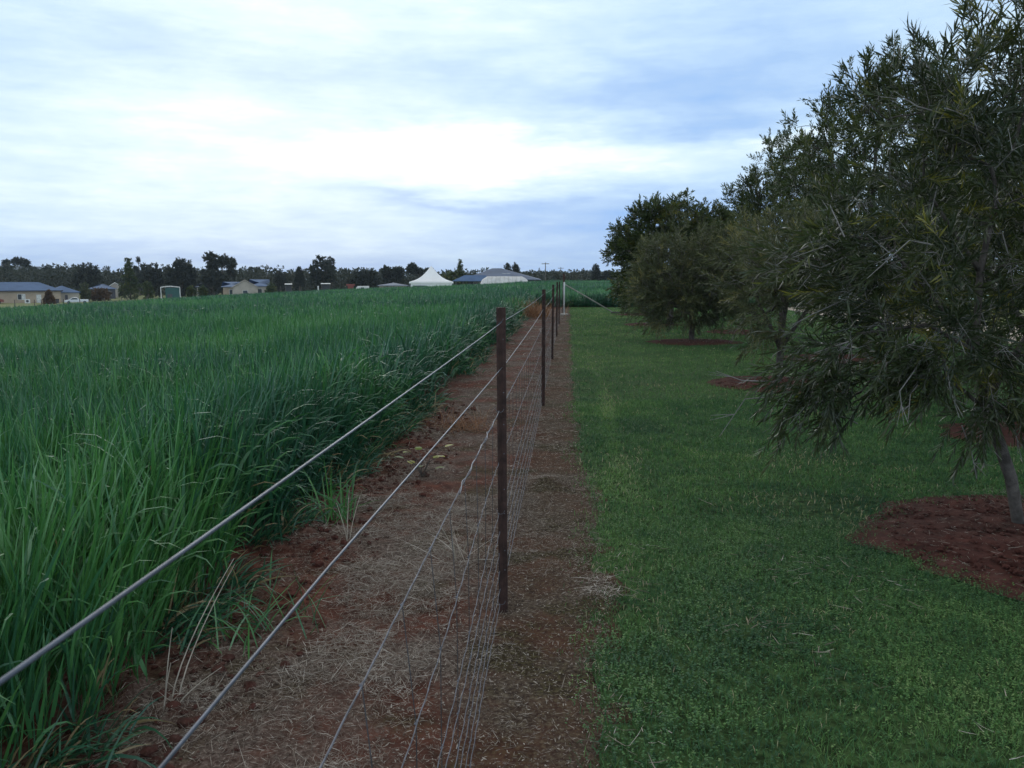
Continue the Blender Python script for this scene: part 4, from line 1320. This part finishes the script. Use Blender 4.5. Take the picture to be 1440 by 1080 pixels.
small_house('blue_roof_house', 124, 161, 225, 407, 400, 8, 'trim_dark', 'blue_roof', 'blue roofed house half hidden behind the brown hedge')
small_house('white_roof_shed', 155, 167, 240, 402, 398, 6, 'pale_wall', 'white_paint', 'small pale roofed shed beside the half hidden blue roof', kind='gable', cat='shed', win=0)
small_house('beige_gable_house', 326, 362, 188, 405, 394.2, 9, 'pale_wall', 'pale_wall', 'beige house with a wide front gable', kind='gable', win=1)
small_house('blue_hip_house', 313, 337, 194, 404, 396.5, 8, 'cream_brick', 'blue_roof', 'house with bright blue hipped roof left of the beige gable', win=1)
small_house('blue_wing_house', 352, 377, 197, 403, 393, 9, 'pale_wall', 'blue_roof', 'blue roofed wing behind the right side of the beige gable', win=1)
small_house('grey_roof_cottage', 533, 572, 215, 402, 397.5, 8, 'pale_wall', 'grey_roof', 'low cottage with pale grey roof left of the marquee')
small_house('garden_house', 276, 296, 235, 404, 398, 7, 'pale_wall', 'grey_roof', 'pale roofed house peeping between garden trees right of the green shed', win=1)

# green shed with white edging
Y = 186.0
sx0, Yo_, rz_, Wd, _lx = facing(225.5, 251.5, Y)
zb = tz(sx0, Y) - 0.1
sh = empty('green_shed', (sx0, Yo_, zb), rz_, label='dark green steel shed with white edging beyond the crop', cat='shed')
ht = EYE + (391 - 403.5) * Y / 1150 - zb
MB().box(0.9, Wd, 0, 3, -0.3, ht - 0.2).build('wall', M['green_shed'], sh)
MB().prism([(-0.15, ht - 0.19), (Wd / 2, ht + 0.05), (Wd + 0.15, ht - 0.19), (Wd + 0.15, ht - 0.05), (Wd / 2, ht + 0.2), (-0.15, ht - 0.05)], 'y', -0.12, 3.1).build('roof', M['white_paint'], sh)
for x in (-0.12, Wd + 0.004):
    MB().box(x, x + 0.16, -0.08, 0.06, -0.3, ht - 0.195).build('trim', M['white_paint'], sh)
MB().box(1.3, 2.4, -0.05, -0.004, 0.0, 2.0).build('door', M['trim_dark'], sh)

# two open sheds with thin white roofs
for (x0, x1, yr, lab) in ((400.5, 410, 399.3, 'left open shed with a thin white roof in front of the gums'), (451.5, 464, 398.6, 'right open shed with a thin white roof under the big gum')):
    Y = 200.0
    xx, Yo_, rz_, Wd, _lx = facing(x0, x1, Y)
    z = tz(xx, Y)
    h = EYE + (391 - yr) * Y / 1150 - z
    c_ = empty('open_shed', (xx, Yo_, z), rz_, label=lab, cat='shed')
    MB().prism([(-0.3, h - 0.16), (2.6, h - 0.02), (2.6, h + 0.06), (-0.3, h - 0.03)], 'x', -0.1, Wd + 0.1).build('roof', M['white_paint'], c_)
    for (a, b_) in ((0, 0), (Wd - 0.1, 0), (0, 2.3), (Wd - 0.1, 2.3)):
        MB().box(a, a + 0.1, b_, b_ + 0.1, -0.2, h - 0.162).build('post', M['timber'], c_)
    MB().box(0.11, Wd - 0.11, 2.32, 2.38, -0.2, h - 0.165).build('back_wall', M['trim_dark'], c_)

# white water tank, red shed and white horse float beyond the crop
Y = 190.0
xx = at(447, Y)
z = tz(xx, Y)
tk = empty('white_marker_post', (xx, Y, z), label='short white post left of the right open shed', cat='post')
MB().lathe([(0.16, -0.2), (0.16, EYE + (391 - 402.5) * Y / 1150 - z), (0.05, EYE + (391 - 402) * Y / 1150 - z)], n=10).build('shaft', M['white_paint'], tk)
MB().lathe([(0.26, -0.1), (0.26, 0.12)], n=10).build('collar', M['concrete'], tk)
small_house('red_shed', 488.5, 497, 190, 401.5, 399.5, 3, 'red_paint', 'red_paint', 'small red shed left of the white horse float', kind='flat', cat='shed', win=0)
xx = at(499, 188)
z = tz(xx, 188)
hf = empty('horse_float', (xx, 188, z), -bearing(505), label='white boxy horse float parked right of the red shed', cat='trailer')
MB().prism([(0, 0.45), (3.2, 0.45), (3.2, 2.5), (0.6, 2.5), (0, 1.8)], 'y', -0.9, 0.9).build('body', M['white_paint'], hf)
MB().box(1.3, 2.1, -0.925, -0.904, 0.8, 2.2).build('door', M['trim_dark'], hf)
MB().tube([(0.0, 0, 0.55), (-1.2, 0, 0.5)], 0.06, 6).build('drawbar', M['trim_dark'], hf)
for sgn in (-1, 1):
    wl = MB().lathe([(0.2, -0.1), (0.33, -0.1), (0.33, 0.1), (0.2, 0.1)], n=14).build('wheel', M['rubber'], hf, loc=(1.7, sgn * 0.8, 0.33))
    wl.rotation_euler = (math.pi / 2, 0, 0)

# marquee
Y = 170.0
xx = at(606.5, Y)
z = tz(xx, Y) - 0.1
s = Y / 1150.0
hw = 29.5 * s
ze = EYE + (391 - 396) * s - z
zp = EYE + (391 - 374.5) * s - z
mq = empty('marquee', (xx, Y, z), -bearing(606.5), label='white marquee with a tall swept peak beyond the crop', cat='marquee')
prof = []
for t in np.linspace(0, 1, 12):
    prof.append((math.sqrt(2) * (hw * (1 - t) * (1 - 0.06 * math.sin(math.pi * t)) + 0.10), ze + (zp - ze) * (t ** 2.4 * 0.62 + 0.38 * t)))
MB().lathe(prof, n=4, ph=math.pi / 4).build('canopy', M['tent'], mq)
MB().box(-hw + 0.2, hw - 0.2, -hw + 0.2, hw - 0.2, -0.3, ze - 0.36).build('side_wall', M['tent'], mq)
MB().box(-hw - 0.1, hw + 0.1, -hw - 0.1, hw + 0.1, ze - 0.35, ze - 0.02).build('valance', M['tent'], mq)
MB().box(-hw * 0.85, -hw * 0.25, -hw + 0.10, -hw + 0.197, -0.3, ze - 0.75).build('doorway', M['trim_dark'], mq)
for sx_ in (-1, 1):
    for sy_ in (-1, 1):
        MB().lathe([(0.06, -0.3), (0.06, ze - 0.352)], sx_ * (hw + 0.04), sy_ * (hw + 0.04), 8).build('pole', M['zinc'], mq)

# grey roofed house with plastic tunnel in front
Y = 205.0
X0, X1 = at(652, Y), at(756, Y)
z = tz((X0 + X1) / 2, Y) - 0.2
s = Y / 1150.0
H = empty('grey_roof_house', (X0, Y, z), label='low house with wide blue grey hipped roof right of the marquee', cat='house')
Wd = X1 - X0
ze = EYE + (391 - 393.5) * s - z
MB().box(1.0, Wd - 1.0, 0.8, 12, -1, ze).build('wall', M['trim_dark'], H)
rx = (at(689, Y) - X0, at(702, Y) - X0)
hip_roof(MB(), 0.2, Wd, 0, 13, ze + 0.004, EYE + (391 - 377) * s - z - ze, 0.5, rx).build('roof', M['grey_roof'], H)
MB().box(at(705, Y) - X0, at(716, Y) - X0, 2.95, 3.65, ze + 1.0, ze + 1.6).build('skylight', M['blind'], H)
hip_roof(MB(), at(641, Y) - X0, at(690, Y) - X0, -4.0, -0.6, ze - 0.35, 1.5, 0.3, (at(655, Y) - X0, at(684, Y) - X0)).build('verandah_roof', M['blue_roof'], H)
for k in range(4):
    xk = at(644, Y) - X0 + k * 1.7
    MB().box(xk, xk + 0.12, -4.0, -3.88, -1, ze - 0.352).build('verandah_post', M['timber'], H)
for k in range(3):
    window(H, 2.5 + k * 4.5, 0.8, ze - 1.7, 1.4, 1.1)
Y = 176.0
X0, X1 = at(675, Y), at(742.5, Y)
z = tz((X0 + X1) / 2, Y) - 0.1
s = Y / 1150.0
h = EYE + (391 - 386.8) * s - z
Wd = X1 - X0
pt = empty('plastic_tunnel', (X0, Y, z), label='long low plastic growing tunnel in front of the grey roofed house', cat='tunnel')
D_ = 4.0
arc = [(D_ / 2 - D_ / 2 * math.cos(math.pi * k / 14) , h * math.sin(math.pi * k / 14) ** 0.6) for k in range(15)]
vs, fs = [], []
cols = np.array([0, 0.25, 0.7, 1.4, *np.linspace(2.4, Wd - 2.4, 10), Wd - 1.4, Wd - 0.7, Wd - 0.25, Wd])
for xk in cols:
    e = min(xk, Wd - xk)
    sc_ = 0.62 + 0.38 * min(1, (e / 1.4)) ** 0.5 if e < 1.4 else 1.0
    vs += [(xk, p, q * sc_ - 0.3) for p, q in arc]
for i in range(len(cols) - 1):
    for k in range(14):
        fs.append((i * 15 + k, i * 15 + k + 1, (i + 1) * 15 + k + 1, (i + 1) * 15 + k))
fs.append(tuple(range(15)))
fs.append(tuple((len(cols) - 1) * 15 + k for k in range(15))[::-1])
cover = MB().add(vs, fs).build('cover', M['poly'], pt)
for xk in np.linspace(1.6, Wd - 1.6, 9):
    MB().tube([(xk, D_ / 2 + (p - D_ / 2) * 1.02, q * 1.015 - 0.3) for p, q in arc], 0.03, 5).build('hoop', M['concrete'], pt)

# power poles
for (x, top, Y, lab) in ((767, 369.5, 250, 'taller power pole with crossarm on the skyline left of the corner post'), (788.5, 376, 330, 'thin distant power pole just left of the corner post')):
    xx = at(x, Y)
    z = tz(xx, Y)
    h = EYE + (391 - top) * Y / 1150 - z
    pp = empty('power_pole', (xx, Y, z), label=lab, cat='power pole')
    MB().lathe([(0.16, -0.5), (0.11, h)], n=8).build('shaft', M['timber'], pp)
    ca = MB().box(-1.1, 1.1, -0.20, -0.115, h - 0.5, h - 0.32).build('crossarm', M['timber'], pp)
    for k in (-1.0, -0.4, 0.4, 1.0):
        MB().lathe([(0.05, h - 0.318), (0.07, h - 0.2), (0.03, h - 0.12)], k, -0.16, 6).build('insulator', M['white_paint'], ca)

# paddock fence beyond the crop
pf = empty('paddock_fence', (0, 0, 0), label='sparse dark post fence in the dry grass beyond the crop', cat='fence')
pts = []
for x in (-40, -12, 18, 46, 55.5, 87, 110, 123, 145, 169, 178, 205, 227, 239, 271, 300):
    Y = 150.0
    X = at(x, Y)
    z = tz(X, Y)
    MB().lathe([(0.085, -0.3), (0.075, 1.6), (0.04, 1.65)], n=7).build('post', M['timber'], pf, loc=(X, Y, z))
    pts.append((X, Y, z))
for hz in (1.1, 0.75, 0.4):
    MB().tube([(a, b - 0.09, c + hz) for a, b, c in pts], 0.006, 4).build('wire', M['zinc_dull'], pf)
xx = at(171, 136)
gt = empty('cream_sign_board', (xx, 136.5, tz(xx, 136.5)), label='low cream boards standing in the dry grass by the fence', cat='boards')
for k in range(3):
    MB().box(-0.7 + k * 0.48, -0.7 + k * 0.48 + 0.38, -0.03, 0.03, 0.05, 1.0 - 0.08 * k).build('board', M['cream_brick'], gt)

# ------------------------------------------------------------------ air
hz = bpy.data.materials.new('haze')
hz.use_nodes = True
hz.node_tree.nodes.clear()
h_ = NT(hz.node_tree)
ho = h_.n('ShaderNodeOutputMaterial')
pv = h_.n('ShaderNodeVolumePrincipled')
pv.inputs['Color'].default_value = (0.72, 0.85, 1.0, 1)
pv.inputs['Density'].default_value = 0.00015
pv.inputs['Anisotropy'].default_value = 0.0
h_.put(ho.inputs['Volume'], pv.outputs[0])
tag(MB().box(-2300, 2300, -320, 1960, -16, 42).build('haze', hz), kind='stuff')
